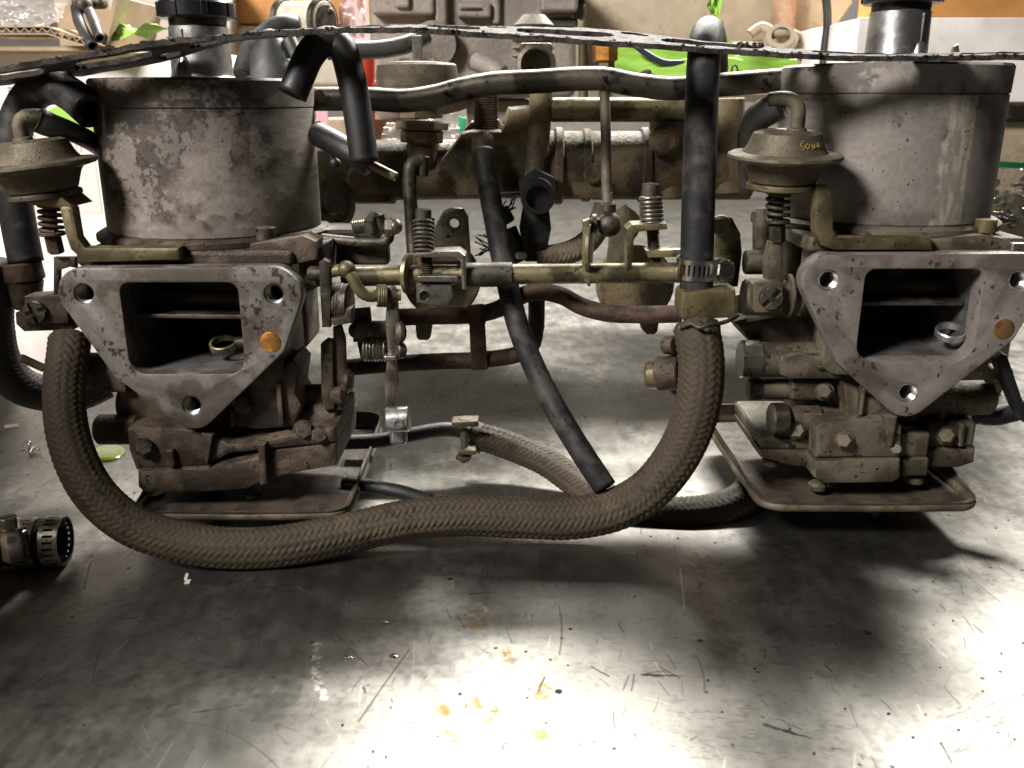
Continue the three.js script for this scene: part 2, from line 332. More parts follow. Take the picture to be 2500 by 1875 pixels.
// ---------------------------------------------------------------- the bench top
{
  const N = 2048, W = 620;                                // one sheet of 620 mm of bare, scratched steel
  const cv = document.createElement('canvas'); cv.width = cv.height = N; const g = cv.getContext('2d');
  const cb = document.createElement('canvas'); cb.width = cb.height = N; const gb = cb.getContext('2d');
  const im = g.createImageData(N, N), ib = gb.createImageData(N, N);
  for (let j = 0; j < N; j++) for (let i = 0; i < N; i++) {
    const u = i / N, v = j / N, k = (j * N + i) * 4;
    const f3 = fbm(u, v, 256, 2, 261), f4 = fbm(u, v, 24, 4, 271), a = fbm(u, v, 5, 5, 201), b = fbm(u, v, 60, 3, 211), c = fbm(u, v, 22, 3, 221), d = fbm(u, v * 0.25, 160, 2, 231);
    let w = 0.80 + 0.34 * (f3 - 0.5) - 0.16 * sm(0.5, 0.72, f3 * 0.5 + f4 * 0.5) + 0.22 * a + 0.16 * (b - 0.5) + 0.08 * (d - 0.5) - 0.05 * sm(0.54, 0.72, c * 0.4 + b * 0.6) - 0.06 * sm(0.56, 0.70, a);
    w *= 138; im.data[k] = w * 1.0; im.data[k + 1] = w * 0.98; im.data[k + 2] = w * 0.94; im.data[k + 3] = 255;
    const r = 104 + 16 * a + 40 * (b - 0.5) + 12 * (c - 0.5) + 20 * (d - 0.5); ib.data[k] = ib.data[k + 1] = ib.data[k + 2] = r; ib.data[k + 3] = 255;
  }
  g.putImageData(im, 0, 0); gb.putImageData(ib, 0, 0);
  const ch = document.createElement('canvas'); ch.width = ch.height = N; const gh = ch.getContext('2d'); const ih = gh.createImageData(N, N); for (let j = 0; j < N; j++) for (let i = 0; i < N; i++) { const k = (j * N + i) * 4, e = 128 + 46 * (fbm(i / N, j / N, 256, 2, 241) - 0.5) + 30 * (fbm(i / N, j / N * 0.25, 320, 2, 251) - 0.5); ih.data[k] = ih.data[k + 1] = ih.data[k + 2] = e; ih.data[k + 3] = 255; } gh.putImageData(ih, 0, 0);
  const line = (x, y, L, a, w, col, rc, hc, bend = 0) => {
    for (const [q, c] of [[g, col], [gb, rc], [gh, hc]]) {
      if (!c) continue; q.strokeStyle = c; q.lineWidth = w; q.beginPath(); q.moveTo(x, y);
      q.quadraticCurveTo(x + L / 2 * Math.cos(a) + bend * Math.sin(a), y + L / 2 * Math.sin(a) - bend * Math.cos(a), x + L * Math.cos(a), y + L * Math.sin(a)); q.stroke();
    }
  };
  for (let k = 0; k < 3200; k++) {                        // fine scratches
    const b = rnd() < 0.5, a = rnd() < 0.6 ? rr(-1.9, -1.2) : rr(0, 6.28);
    line(rr(0, N), rr(0, N), rr(5, 34) * (rnd() < 0.05 ? 4 : 1), a, rnd() < 0.25 ? rr(1.2, 2.2) : rr(0.5, 1.2), b ? `rgba(232,228,218,${rr(0.12, 0.4)})` : `rgba(34,29,25,${rr(0.2, 0.65)})`, b ? 'rgba(60,60,60,0.3)' : 'rgba(220,220,220,0.4)', b ? 'rgba(170,170,170,0.6)' : 'rgba(70,70,70,0.6)', rr(-2, 2));
  }
  for (let k = 0; k < 60; k++) line(rr(0, N), rr(0, N), rr(6, 26), rr(0, 6.28), rr(1, 3), `rgba(48,42,36,${rr(0.25, 0.6)})`, 'rgba(230,230,230,0.6)', 'rgba(60,60,60,0.6)', rr(-6, 6));
  for (let k = 0; k < 14; k++) line(rr(0, N), rr(0, N), rr(120, 420), rr(0, 6.28), rr(0.7, 1.2), 'rgba(60,52,45,0.3)', 'rgba(210,210,210,0.2)', 'rgba(80,80,80,0.5)', rr(-70, 70));
  const spot = (x, y, rx, ry, a, col, rc, hc) => { for (const [q, c] of [[g, col], [gb, rc], [gh, hc]]) { if (!c) continue; q.fillStyle = c; q.beginPath(); q.ellipse(x, y, rx, ry, a, 0, 6.283); q.fill(); } };
  for (let k = 0; k < 1500; k++) { const r = rr(0.6, 2.4) * (rnd() < 0.08 ? 2.2 : 1); spot(rr(0, N), rr(0, N), r, r * rr(0.5, 1), rr(0, 3), `rgba(34,29,25,${rr(0.35, 0.85)})`, 'rgba(235,235,235,0.6)', null); }
  for (let k = 0; k < 16; k++) { const x = rr(0, N), y = rr(0, N); for (let i = 0; i < 34; i++) spot(x + rr(-26, 26), y + rr(-18, 18), rr(2, 8), rr(2, 6), rr(0, 3), 'rgba(70,62,54,0.03)', 'rgba(230,230,230,0.04)', null); }
  const to = (px, py) => { const p = onBench(px, py); return [(p.x / W + 0.5) * N, (0.5 + (p.z - 130) / W) * N]; };
  // amber stains, the dark nick and the scuffs where the photograph shows them
  for (const [px, py, n] of [[1170, 1520, 5], [1080, 1730, 5], [1105, 1795, 3], [1160, 1720, 3], [1210, 1745, 3], [1325, 1690, 4], [1320, 1790, 4], [1245, 1600, 3]])
    for (let i = 0; i < n * 5; i++) { const [x, y] = to(px + rr(-20, 20), py + rr(-18, 18)); spot(x, y, rr(2, 6), rr(2, 5), rr(0, 3), 'rgba(122,92,40,0.20)', 'rgba(200,200,200,0.1)', null); }
  for (const [px, py, L, a, w] of [[1575, 1648, 40, 0.03, 3.4], [1870, 1770, 26, 0.5, 4.5], [1920, 1785, 24, 0.5, 4], [410, 1725, 20, -0.5, 4], [480, 1740, 40, -0.3, 2.4], [1150, 1450, 34, -0.15, 2.2]]) { const [x, y] = to(px, py); for (let i = 0; i < 9; i++) { const t = i / 8; spot(x + L * t * Math.cos(a) + rr(-1, 1), y + L * t * Math.sin(a) + rr(-0.6, 0.6), L * 0.12, w * (0.75 - 0.6 * t) * rr(0.6, 1.1), a, 'rgba(38,34,30,0.55)', 'rgba(240,240,240,0.5)', 'rgba(50,50,50,0.6)'); } }
  for (let k = 0; k < 170; k++) { const [x, y] = to(rr(1620, 2060), 1735 + rr(0, 120)); line(x, y, rr(3, 12), rr(-0.1, 0.5), rr(0.6, 1.3), 'rgba(52,44,40,0.3)', 'rgba(225,225,225,0.3)', null); }
  for (let k = 0; k < 120; k++) { const [x, y] = to(rr(2280, 2500), rr(1700, 1850)); line(x, y, rr(5, 22), rr(-0.7, -0.3), rr(0.6, 1.5), 'rgba(66,56,48,0.2)', 'rgba(225,225,225,0.2)', null); }
  for (const [pts] of [[[[180, 1700], [370, 1845], [450, 1765], [560, 1790], [680, 1875]]], [[[1700, 1600], [1720, 1690]]], [[[1365, 1480], [1366, 1600]]]])
    for (let i = 0; i + 1 < pts.length; i++) { const [x, y] = to(...pts[i]), [x2, y2] = to(...pts[i + 1]); line(x, y, Math.hypot(x2 - x, y2 - y), Math.atan2(y2 - y, x2 - x), 1.5, 'rgba(54,46,40,0.5)', 'rgba(220,220,220,0.4)', 'rgba(60,60,60,0.8)', 6); }
  for (let k = 0; k < 40; k++) { const [x, y] = to(772 + (k > 26 ? (k - 26) * 1.6 : 0) + rr(-9, 9), 1570 + k * 3.6 + rr(-8, 8)); spot(x, y, rr(1, 4), rr(1, 4), 0, 'rgba(226,224,220,0.35)', null, 'rgba(190,190,190,0.5)'); }
  const mk = (c, srgb) => { const t = new THREE.CanvasTexture(c); t.wrapS = t.wrapT = THREE.RepeatWrapping; if (srgb) t.colorSpace = THREE.SRGBColorSpace; t.flipY = false; return t; };
  M.bench = new THREE.MeshPhysicalMaterial({ map: mk(cv, true), roughnessMap: mk(cb), roughness: 0.92, metalness: 0.96, bumpMap: mk(ch), bumpScale: 0.00012 });
  const gg = new THREE.BoxGeometry(2600, 30, 1900); gg.translate(0, -15, -520);
  const q = gg.toNonIndexed(), p = q.attributes.position, uv = q.attributes.uv;
  for (let i = 0; i < p.count; i++) uv.setXY(i, p.getX(i) / W + 0.5, 0.5 + (p.getZ(i) - 130) / W);
  const o = single('workbench_top', 'scratched bare steel workbench top under the carburetors', 'workbench', fin(q, true), M.bench, null, 'structure');
  delete o.userData.category;
}

// ---------------------------------------------------------------- the two carburetors
function chamberMap(left) {
  const sd = left ? 301 : 351;
  const blobs = left ? [[-22, 30, 7, 15], [-17, 18, 9, 10], [18, 42, 7, 9], [12, 34, 10, 8], [14, 55, 11, 5], [30, 38, 2.5, 9], [20, 14, 14, 6], [-36, 54, 9, 12]] : [[12, 20, 7, 30], [-20, 54, 8, 7]];
  const t = tex(768, (u, v) => {
    const x = (u - 0.5) * 100, y = v * 100;
    const n1 = fbm(u, v, 5, 6, sd), n2 = fbm(u, v, 22, 4, sd + 5), n3 = fbm(u, v, 60, 3, sd + 9), n4 = fbm(u, v * 0.2, 64, 3, sd + 21);
    let c;
    if (left) {
      c = mix3([146, 136, 127], [88, 78, 70], sm(0.42, 0.58, n1 * 0.7 + n2 * 0.3));
      let pale = sm(0.56, 0.62, n2 * 0.5 + fbm(u, v, 10, 5, sd + 33) * 0.5) * 0.7;
      for (const [bx, by, rx, ry] of blobs) { const d = Math.hypot((x - bx) / rx, (y - by) / ry) + (n2 - 0.5) * 2.6; pale = Math.max(pale, sm(1.05, 0.85, d)); }
      c = mix3(c, [176, 167, 158], pale * 0.6);
      c = mix3(c, [34, 30, 28], sm(1.15, 0.8, Math.hypot((x + 21) / 17, (y - 51) / 10) + (n2 - 0.5) * 1.7 + (n1 - 0.5) * 1.2) * 0.8);
      c = mix3(c, [30, 26, 24], sm(0.60, 0.70, n3 * 0.45 + n1 * 0.55) * 0.55);
      if (Math.abs(y - 50.4) < 0.3) c = mix3(c, [170, 160, 150], 0.4 * n2);
    } else {
      c = mix3([164, 156, 148], [134, 126, 118], sm(0.4, 0.62, n1));
      c = mix3(c, [98, 92, 88], sm(0.56, 0.66, n2 * 0.5 + n1 * 0.5) * 0.5);
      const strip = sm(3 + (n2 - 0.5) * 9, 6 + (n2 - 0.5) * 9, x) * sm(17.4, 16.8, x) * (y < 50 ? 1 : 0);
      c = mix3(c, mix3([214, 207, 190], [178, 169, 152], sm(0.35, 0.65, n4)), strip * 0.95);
      c = mix3(c, [188, 180, 172], sm(1.0, 0.7, Math.hypot((x + 20) / 8, (y - 55) / 6) + (n2 - 0.5) * 2) * 0.8);
      if (y > 50 && x > -6) c = mix3(c, [104, 94, 86], sm(0.40, 0.62, n1 * 0.6 + n2 * 0.4) * 0.6);
      c = mix3(c, [44, 40, 38], sm(0.71, 0.78, n3 * 0.8 + n2 * 0.2) * 0.6);
    }
    const k = 0.9 + 0.2 * n3; return c.map(q => q * k);
  }, true);
  const m = new THREE.MeshPhysicalMaterial({ map: t, color: new THREE.Color().setScalar(left ? 0.62 : 0.62), roughness: left ? 0.78 : 0.62, metalness: left ? 0.15 : 0.22, bumpMap: rep(T.fine, 30), bumpScale: left ? 0.00016 : 0.00008, roughnessMap: rep(T.roughFine, 60) });
  return m;
}
function ownUV(g, cx, y0) {
  const p = g.attributes.position, uv = g.attributes.uv;
  for (let i = 0; i < p.count; i++) uv.setXY(i, (p.getX(i) - cx) / 100 + 0.5, (p.getY(i) - y0) / 100);
  return g;
}
function slotScrew(parent, p, r, h, m, turn = 0.5, dir = UP) { return obj('screw', slotHead(p, dir, r, h, 1.0, turn), m, parent); }

function carburetor(S) {
  const { left } = S, x0 = S.x, yb = S.y, L = (x, y, z) => V(x0 + x, yb + y, z);
  const cm = left ? M.castL : M.castR, fm = left ? M.faceL : M.faceR;
  const c = thing('carburetor', S.label, 'carburetor', 'twin carburetors');
  // mounting flange
  const hull = hullOfCircles([[-37, 0, 10.2], [37, 0, 10.6], [0, -46, 10], [-26, -31, 4.5], [35, -21, 4.5]]).map(([x, y]) => [x + x0, y + yb]);
  const fl = obj('mounting_flange', ext(hull, 0, 9, 0.6, [rrect(x0 - 23, yb - 32.5, x0 + 23, yb + 4.5, [7, 7, 4, 4]), circ(x0 - 37, yb, 4), circ(x0 + 37, yb, 4), circ(x0, yb - 46, 4)], 16), fm, c);
  for (const [hx, hy] of [[-37, 0], [37, 0], [0, -46]]) {
    const pr = []; for (let z = 0; z <= 10; z += 0.5) pr.push([z % 1 ? 3.25 : 3.85, z]); pr.push([0, 10]);
    obj('threaded_hole', lathe(pr, L(hx, hy, -0.9), V(0, 0, -1), 32, 0.2), M.machined, fl);
  }
  obj('brass_plug', lathe([[0, 0.9], [3.6, 0.4], [4.1, 0.2], [4.1, -3]], L(34, -19.3, 0), V(0, 0, 1), 32), left ? M.brass : M.plug, fl);
  // throttle bore
  const bore = obj('throttle_bore', [ext(rrect(x0 - 27, yb - 36.5, x0 + 27, yb + 8.5, 8, new THREE.Shape()), -8.6, 56, 0, [rrect(x0 - 23, yb - 32.5, x0 + 23, yb + 4.5, [7, 7, 4, 4])], 12), rbox(x0 - 27, yb - 36, -67, x0 + 27, yb + 8, -64.5, 0.5)], M.inside, c);
  obj('throttle_plate', rbox(x0 - 22.4, yb - 12, -46, x0 + 22.4, yb - 10.2, -11, 0.5, [left ? 0.03 : 0.03, 0, left ? -0.01 : 0.0]), M.darkSteel, bore);
  obj('throttle_shaft', cyl(L(-23.5, -8.5, -29), L(23.5, -8.5, -29), 4), M.brassDull, bore);
  const jc = left ? P(545, 828, -20) : P(2322, 799, -11);
  obj('jet_tube', [lathe([[4.7, -1.5], [5.9, -1.5], [5.9, 1.0], [5.5, 1.4], [4.7, 1.2], [4.7, -1.5]], jc.clone().add(V(0, -2, 0)), V(left ? -0.05 : -0.1, 1, 0.34), 36)], left ? M.zinc : M.machined, bore);
  obj('jet_arm', cyl(jc.clone().add(V(5, -1.6, -0.6)), V(x0 + 24, jc.y - 1.6, jc.z - 0.6), 2.6), M.darkSteel, bore);
  // body behind the flange
  const body = [];
  body.push(ext(rrect(x0 - 33, yb - 41, x0 + 36, yb + 10.5, 7, new THREE.Shape()), -8.9, 40, 0.8, [rrect(x0 - 27.2, yb - 36.7, x0 + 27.2, yb + 8.7, 8)]));
  body.push(rbox(x0 - 43, yb + 9, -102, x0 + 43, yb + 15.2, -9.5, 2), rbox(x0 - 33, yb - 42, -100, x0 + 33, yb + 12, -66.5, 5));
  body.push(lathe([[0, 15], [49.5, 15], [50, 15.5], [50, 17.4], [48, 18.6], [0, 18.6]], V(S.cx, yb, -60), UP, 72));
  if (left) {
    body.push(ppoly([[610, 596], [740, 576], [772, 590], [772, 634], [700, 650], [610, 640]], -12, 14, 0.8));
    body.push(ppoly([[735, 610], [790, 600], [800, 690], [740, 720]], -16, 30, 1.5));
  } else {
    body.push(ppoly([[2215, 604], [2265, 584], [2395, 572], [2445, 580], [2448, 612], [2290, 622]], -10, 14, 0.8));
    body.push(ppoly([[2440, 572], [2490, 590], [2492, 622], [2440, 622]], -14, 14, 0.8));
  }
  if (left) {   // lower castings, seen round and under the flange
    body.push(cyl(P(168, 905, -22), P(330, 905, -22), 7.8, { ch: 1.4 }), ppoly([[205, 920], [230, 893], [300, 893], [310, 960], [250, 962], [215, 950]], -13, 8, 2));
    body.push(cyl(P(238, 1048, -18), P(345, 1048, -18), 6.6, { ch: 1.2 }), cyl(P(300, 985, -26), P(420, 985, -26), 8), pbox(290, 930, 560, 1060, -18, 40, 4));
    body.push(ppoly([[545, 950], [640, 925], [712, 880], [730, 900], [722, 960], [738, 990], [718, 1045], [620, 1052], [560, 1040]], -10, 26, 2.5));
    body.push(cyl(P(700, 1012, -22), P(828, 1012, -22), 6.6, { ch: 0.8 }), cyl(P(700, 968, -26), P(812, 968, -26), 5.5));
    body.push(ppoly([[308, 1050], [345, 1040], [500, 1056], [560, 1082], [640, 1078], [820, 1040], [822, 1082], [645, 1100], [560, 1110], [500, 1140], [330, 1150], [312, 1100]], -4, 48, 2));
    body.push(ppoly([[490, 1058], [520, 1062], [508, 1138], [502, 1138]], -1.5, 6, 0.8));
  } else {
    body.push(cyl(P(1850, 877, -20), P(2050, 877, -20), 7.4, { ch: 0.6 }), ppoly([[1898, 896], [1912, 870], [1940, 864], [2050, 866], [2060, 928], [1930, 928], [1905, 918]], -11.5, 8, 2.2));
    body.push(ppoly([[1990, 893], [2040, 888], [2044, 900], [2000, 904]], -9.6, 4, 1.2));
    body.push(cyl(P(1858, 950, -22), P(1990, 950, -22), 4.4), pbox(1930, 930, 2035, 980, -16, 30, 2), cyl(P(1915, 1022, -16), P(2000, 1022, -16), 5.6, { ch: 0.6 }));
    body.push(ppoly([[2060, 935], [2190, 1000], [2200, 1020], [2068, 1024]], -9, 30, 1.6), cyl(P(2180, 975, -24), P(2418, 970, -24), 7.6, { ch: 1 }), pbox(2030, 985, 2350, 1040, -20, 50, 3));
    body.push(ppoly([[1990, 1040], [2010, 1030], [2180, 1024], [2204, 1040], [2200, 1118], [1994, 1118]], -3, 46, 1.6), pbox(2196, 1058, 2270, 1118, -8, 40, 1.4), pbox(2262, 1030, 2384, 1095, -14, 60, 2.4), pbox(1858, 1068, 1998, 1100, -14, 50, 2));
    body.push(ppoly([[2160, 1020], [2192, 1016], [2180, 1090], [2172, 1090]], -1, 5, 0.8), cyl(P(2188, 1096, -6), P(2188, 1096, -1.6), 2.2));
    body.push(cyl(P(1858, 508, -42), P(1858, 620, -42), 3.6, { ch: 1 }), cyl(P(1818, 640, -36), P(1868, 640, -36), 5.2), ppoly([[1795, 790], [1900, 770], [2000, 800], [2060, 850], [1960, 860], [1830, 835]], -26, 30, 2.5));
  }
  const bd = obj('body', body, cm, c);
  for (const [px, py, z, r] of left ? [[742, 1050, -6, 3.2], [352, 1092, -3, 3], [592, 985, -9, 2.8], [780, 1062, -6, 3]] : [[2310, 1062, -13.5, 3], [2060, 1075, -2.4, 2.6], [1945, 1050, -13, 2.8], [2012, 955, -15.5, 2.6]]) obj('bolt', [hexa(P(px, py, z), P(px, py, z + 3), r + 0.6), lathe([[0, 0], [r + 1.4, 0], [r + 1.4, 0.7], [0, 0.7]], P(px, py, z - 0.2), V(0, 0, 1), 24)], left ? M.darkSteel : M.dusty, bd);
  obj('rib', (left ? [[405, 1100, 425, 1140, -3], [560, 1000, 572, 1044, -9], [676, 935, 690, 1040, -9]] : [[2100, 945, 2112, 1016, -8], [2300, 985, 2312, 1028, -18], [2345, 1036, 2356, 1092, -13]]).map(q => pbox(q[0], q[1], q[2], q[3], q[4] + 1.6, 4, 0.8)), cm, bd);
  // float bowl under the body
  const bowl = obj('float_bowl', left
    ? [ppoly([[333, 1149], [500, 1143], [640, 1112], [646, 1176], [600, 1196], [500, 1204], [350, 1206], [334, 1190]], -2, 56, 2), ppoly([[640, 1102], [824, 1078], [822, 1138], [700, 1160], [650, 1172], [640, 1172]], -5, 50, 1.6), ppoly([[628, 1086], [648, 1084], [652, 1184], [634, 1186]], -1, 10, 1)]
    : [ppoly([[1990, 1124], [2200, 1122], [2200, 1168], [2180, 1180], [2010, 1182], [1990, 1168]], -1.5, 50, 1.6), pbox(2202, 1120, 2268, 1164, -6, 40, 1.2), ppoly([[2262, 1096], [2384, 1094], [2380, 1130], [2340, 1144], [2264, 1142]], -13, 60, 1.6), ppoly([[1856, 1100], [1990, 1104], [1970, 1142], [1930, 1138], [1858, 1118]], -12.5, 48, 1.4)], cm, c);
  for (const [px, py, z] of left ? [[380, 1206, -16], [615, 1200, -14]] : [[1996, 1180, -9], [2232, 1164, -12], [1882, 1122, -20]]) obj('bowl_screw', [cyl(P(px, py, z).add(V(0, 0.6, 0)), P(px, py, z).add(V(0, -2.8, 0)), 3.9, { ch: 0.8, seg: 20 })], left ? M.darkSteel : M.dusty, bowl);
  // suction chamber and damper
  const yt = S.top, ys = yb + 18.4, R = 45.6, sy = S.seam;
  const ch = obj('suction_chamber', ownUV(lathe([[0, ys], [R - 0.8, ys], [R - 0.2, ys + 0.8], [R - 0.2, sy - 0.35], [R - 0.7, sy - 0.1], [R - 0.7, sy + 0.1], [R, sy + 0.35], [R + 0.3, yt - 1], [R - 0.6, yt], [15, yt + 0.2], [0, yt + 0.2]], V(S.cx, 0, -60), UP, 96, 0.5), S.cx, ys), chamberMap(left), c);
  const dp = obj('damper_neck', lathe([[0, yt], [14.2, yt], [12.9, yt + 1.2], [12.5, yt + 3], [12.1, S.neck], [11.2, S.neck + 0.6], [0, S.neck + 0.6]], V(S.cx, 0, -60), UP, 56), M.machined, c);
  obj('casting_boss', lathe([[0, 0], [3.6, 0], [3.4, 4], [2.2, 8], [0.6, 10.5], [0, 10.8]], V(S.cx + (left ? -3.6 : 5), yt, -60 + (left ? 11.3 : 10.4)), V(0, 1, -0.05), 20), M.machined, dp);
  obj('casting_ridge', rbox(-0.5, 0, -0.6, 0.5, S.neck - yt - 2, 0.6, 0.4).translate(S.cx + (left ? -3.2 : 5.4), yt + 1, -60 + (left ? 11.8 : 11.0)), M.machined, dp);
  const cap = obj('damper_cap', [lathe([[0, S.neck + 0.6], [11.6, S.neck + 0.6], [11.8, S.neck + 3], [15, S.neck + 3.2], [15.6, S.neck + 4], [15.6, S.neck + 9], [15, S.neck + 9.8], [11.5, S.neck + 10], [11.2, S.neck + 32], [0, S.neck + 32]], V(S.cx, 0, -60), UP, 48)], M.plasticBlack, c);
  for (let k = 0; k < 8; k++) { const a = k * Math.PI / 4 + 0.5; obj('grip_lug', rbox(-1.4, S.neck + 3.6, -0.5, 1.4, S.neck + 9.4, 0.5, 0.4).rotateY(0).translate(0, 0, 15.6).rotateY(a).translate(S.cx, 0, -60), M.plasticBlack, cap); }
  // screws on the deck
  slotScrew(c, left ? P(650, 584, -22) : P(2404, 566, -18), 4.1, 5, left ? M.darkSteel : M.brassDull, left ? 0.9 : 1.9);
  if (left) { for (const px of [330, 445]) obj('rivet', ball(P(px, 612, -13), 3, 20), M.darkSteel, c); }
  else { for (const px of [2110, 2245]) obj('rivet', ball(P(px, 586, -13), 3.4, 20), M.darkSteel, c); }

  // vacuum capsule on its bracket
  const cc = left ? P(92, 402, -15) : P(1916, 380, -15), tilt = left ? 0.10 : 0.0, ax = V(-Math.sin(tilt), Math.cos(tilt), left ? 0.03 : 0.06).normalize();
  const off = (x, y, z = 0) => V(x, y, z).applyQuaternion(new THREE.Quaternion().setFromUnitVectors(UP, ax)).add(cc);
  const cap2 = obj('vacuum_capsule', lathe([[0, 9.6], [10.5, 9.4], [12.6, 8.6], [14.8, 3.2], [16.2, 1.4], [20.4, 1.2], [21.7, 0.6], [21.9, -0.4], [21.2, -1.2], [16, -2.4], [14.9, -4], [12.6, -9.6], [11.6, -10.4], [0, -10.4]], cc, ax, 64, 0.5), M.dusty, c);
  if (!left) {                                            // yellow paint-pen scribble on the dome
    const on = (a, y) => { const r = 14.8 - (y - 3.2) / 5.4 * 2.2 + 0.12; return off(r * Math.sin(a), y, r * Math.cos(a)); }, st = [];
    for (const g of [[[0.16, 6], [0.10, 6], [0.12, 5], [0.2, 4.8], [0.18, 3.8], [0.1, 3.8]], [[0.3, 6], [0.24, 5], [0.3, 4], [0.36, 5], [0.3, 6]], [[0.44, 5.8], [0.46, 4]], [[0.54, 5.6], [0.5, 4.2], [0.6, 4.8]], [[0.68, 6], [0.66, 4.2], [0.76, 5.4], [0.72, 4.2]], [[0.1, 6.6], [0.22, 6.7]]]) st.push(tube(g.map(q => on(...q)), 0.24, { rad: 6, step: 0.4 }));
    obj('paint_mark', st, M.paint, cap2);
  }
  obj('capsule_plate', lathe([[0, -12.8], [13, -12.8], [13.6, -12.2], [13.6, -11], [13, -10.3], [0, -10.3]], cc, ax, 40), left ? M.darkSteel : M.brassDull, cap2);
  obj('vacuum_pipe', [tube(left ? [off(-2.6, 8.5, 1), off(-2.6, 12, 1), off(-2.2, 15, 1), off(-0.4, 17.6, 0.6), off(2.6, 18, 0), off(6, 17.4, -2)] : [off(3.2, 8.5, 1), off(3.2, 15, 1), off(2.8, 18, 1), off(0.4, 20.6, 0), off(-3.5, 21, -2), off(-7, 20.4, -4)], 2.8, { rad: 18 }), lathe([[0, 0], [4, 0], [3.6, 1.4], [2.8, 1.8]], off(left ? -2.6 : 3.2, 9, 1), ax, 24)], M.dusty, cap2);
  const rod0 = off(left ? 1.5 : -1, -12), rod1 = left ? P(128, 575, -14) : P(1897, 545, -16);
  obj('capsule_rod', [cyl(rod0, rod1.clone().lerp(rod0, -0.0), 2.2), cyl(rod1.clone().add(V(0, 1.6, 0)), rod1, 5, { ch: 0.4 }), hexa(rod1, left ? P(138, 618, -15) : P(1898, 592, -17), 3.2)], left ? M.rust : M.darkSteel, cap2);
  obj('return_spring', spring(rod0, rod1.clone().add(V(0, 1.5, 0)), 4.2, 0.75, left ? 6 : 5), left ? M.rust : M.darkSteel, cap2);
  // L bracket
  const z1 = -7;
  const bl = left ? [[143, 508], [150, 502], [172, 502], [178, 510], [190, 580], [208, 604], [438, 604], [440, 636], [205, 642], [170, 610], [158, 575]] : [[1990, 470], [1996, 452], [2030, 452], [2037, 470], [2036, 560], [2048, 578], [2276, 579], [2280, 612], [2040, 612], [2004, 600], [1988, 560]];
  obj('bracket', [ppoly(bl, z1 + 3, 6.5, 1.4), left ? ppoly([[60, 484], [150, 480], [178, 504], [150, 510], [65, 500]], -6, 18, 0.8) : ppoly([[1900, 458], [1985, 452], [2028, 456], [2024, 474], [1990, 466], [1900, 466]], -8, 16, 0.6)], M.brassDull, c);
  // throttle lever with clamp screw outside the flange
  if (left) {
    const lv = obj('throttle_lever', [ppoly([[58, 724], [160, 718], [168, 790], [62, 794]], -14, 10, 0.8), ppoly([[36, 764], [66, 760], [70, 790], [180, 784], [178, 806], [58, 810], [38, 792]], -16, 10, 0.8), ppoly([[130, 628], [184, 628], [184, 655], [170, 652], [144, 660], [142, 722], [130, 722]], -16, 3, 0.5)], M.darkSteel, c);
    obj('screw', crossHead(P(90, 760, -14), V(0, 0, 1), 4.6, 2.8), M.darkSteel, lv);
    obj('wire_stub', cyl(P(48, 872, -4), P(110, 900, -6), 1.7), M.dusty, c);
  } else {
    const lv = obj('throttle_lever', [ppoly([[1838, 694], [1845, 688], [1908, 688], [1912, 694], [1912, 758], [1905, 764], [1844, 764], [1838, 756]], -10, 9, 0.8), ppoly([[1880, 590], [1912, 590], [1914, 690], [1870, 690], [1868, 640]], -15, 6, 1.4), cyl(P(1815, 726, -22), P(1945, 726, -22), 7.5), cyl(P(1920, 722, -18), P(1930, 722, -18), 9)], M.dusty, c);
    obj('screw', crossHead(P(1880, 726, -10), V(0, 0, 1), 4.6, 2.8, 0.8), M.darkSteel, lv);
    obj('plug', [hexa(P(1806, 877, -20), P(1856, 877, -20), 8.2, 10)], M.steel, c); obj('plug', [hexa(P(1826, 950, -22), P(1862, 950, -22), 4.6)], M.darkSteel, c); obj('plug', [cyl(P(1880, 1022, -14), P(1922, 1022, -14), 6.8, { ch: 0.8 })], M.darkSteel, c);
    obj('union_nut', [hexa(P(2408, 912, -20), P(2446, 916, -20), 4.4), lathe([[2.6, 0], [3.4, 0], [3.4, 4], [0, 4]], P(2440, 914, -20), V(1, 0, 0))], M.brassDull, c);
    obj('cast_lug', [cyl(P(1935, 940, -30), P(1952, 960, -20), 4), pbox(2470, 594, 2512, 622, -6, 8, 1)], M.steel, c);
  }
  // drip tray: floor, rolled lip
  const ty = S.tray, tr = left ? [P(322, 1258, 4).x, P(842, 1250, 4).x] : [P(1862, 1236, 4).x, P(2392, 1228, 4).x];
  const per = []; { const rad = 9, x1 = tr[0], x2 = tr[1], zf = 4, zb = -104; for (const [cx, cz, a0] of [[x2 - rad, zf - rad, 0], [x1 + rad, zf - rad, 1], [x1 + rad - (left ? 0 : 2), zb + rad, 2], [x2 - rad, zb + rad, 3]]) for (let k = 0; k <= 5; k++) { const a = (a0 + k / 5) * Math.PI / 2; per.push(V(cx + rad * Math.cos(a), ty, cz + rad * Math.sin(a))); } }
  const sh = new THREE.Shape(per.map(q => new THREE.Vector2(q.x, -q.z)));
  const fg = new THREE.ExtrudeGeometry(sh, { depth: 1.2, bevelEnabled: false }); fg.rotateX(-Math.PI / 2); fg.translate(0, ty - 1.6, 0); fg.deleteAttribute('normal'); fg.deleteAttribute('uv');
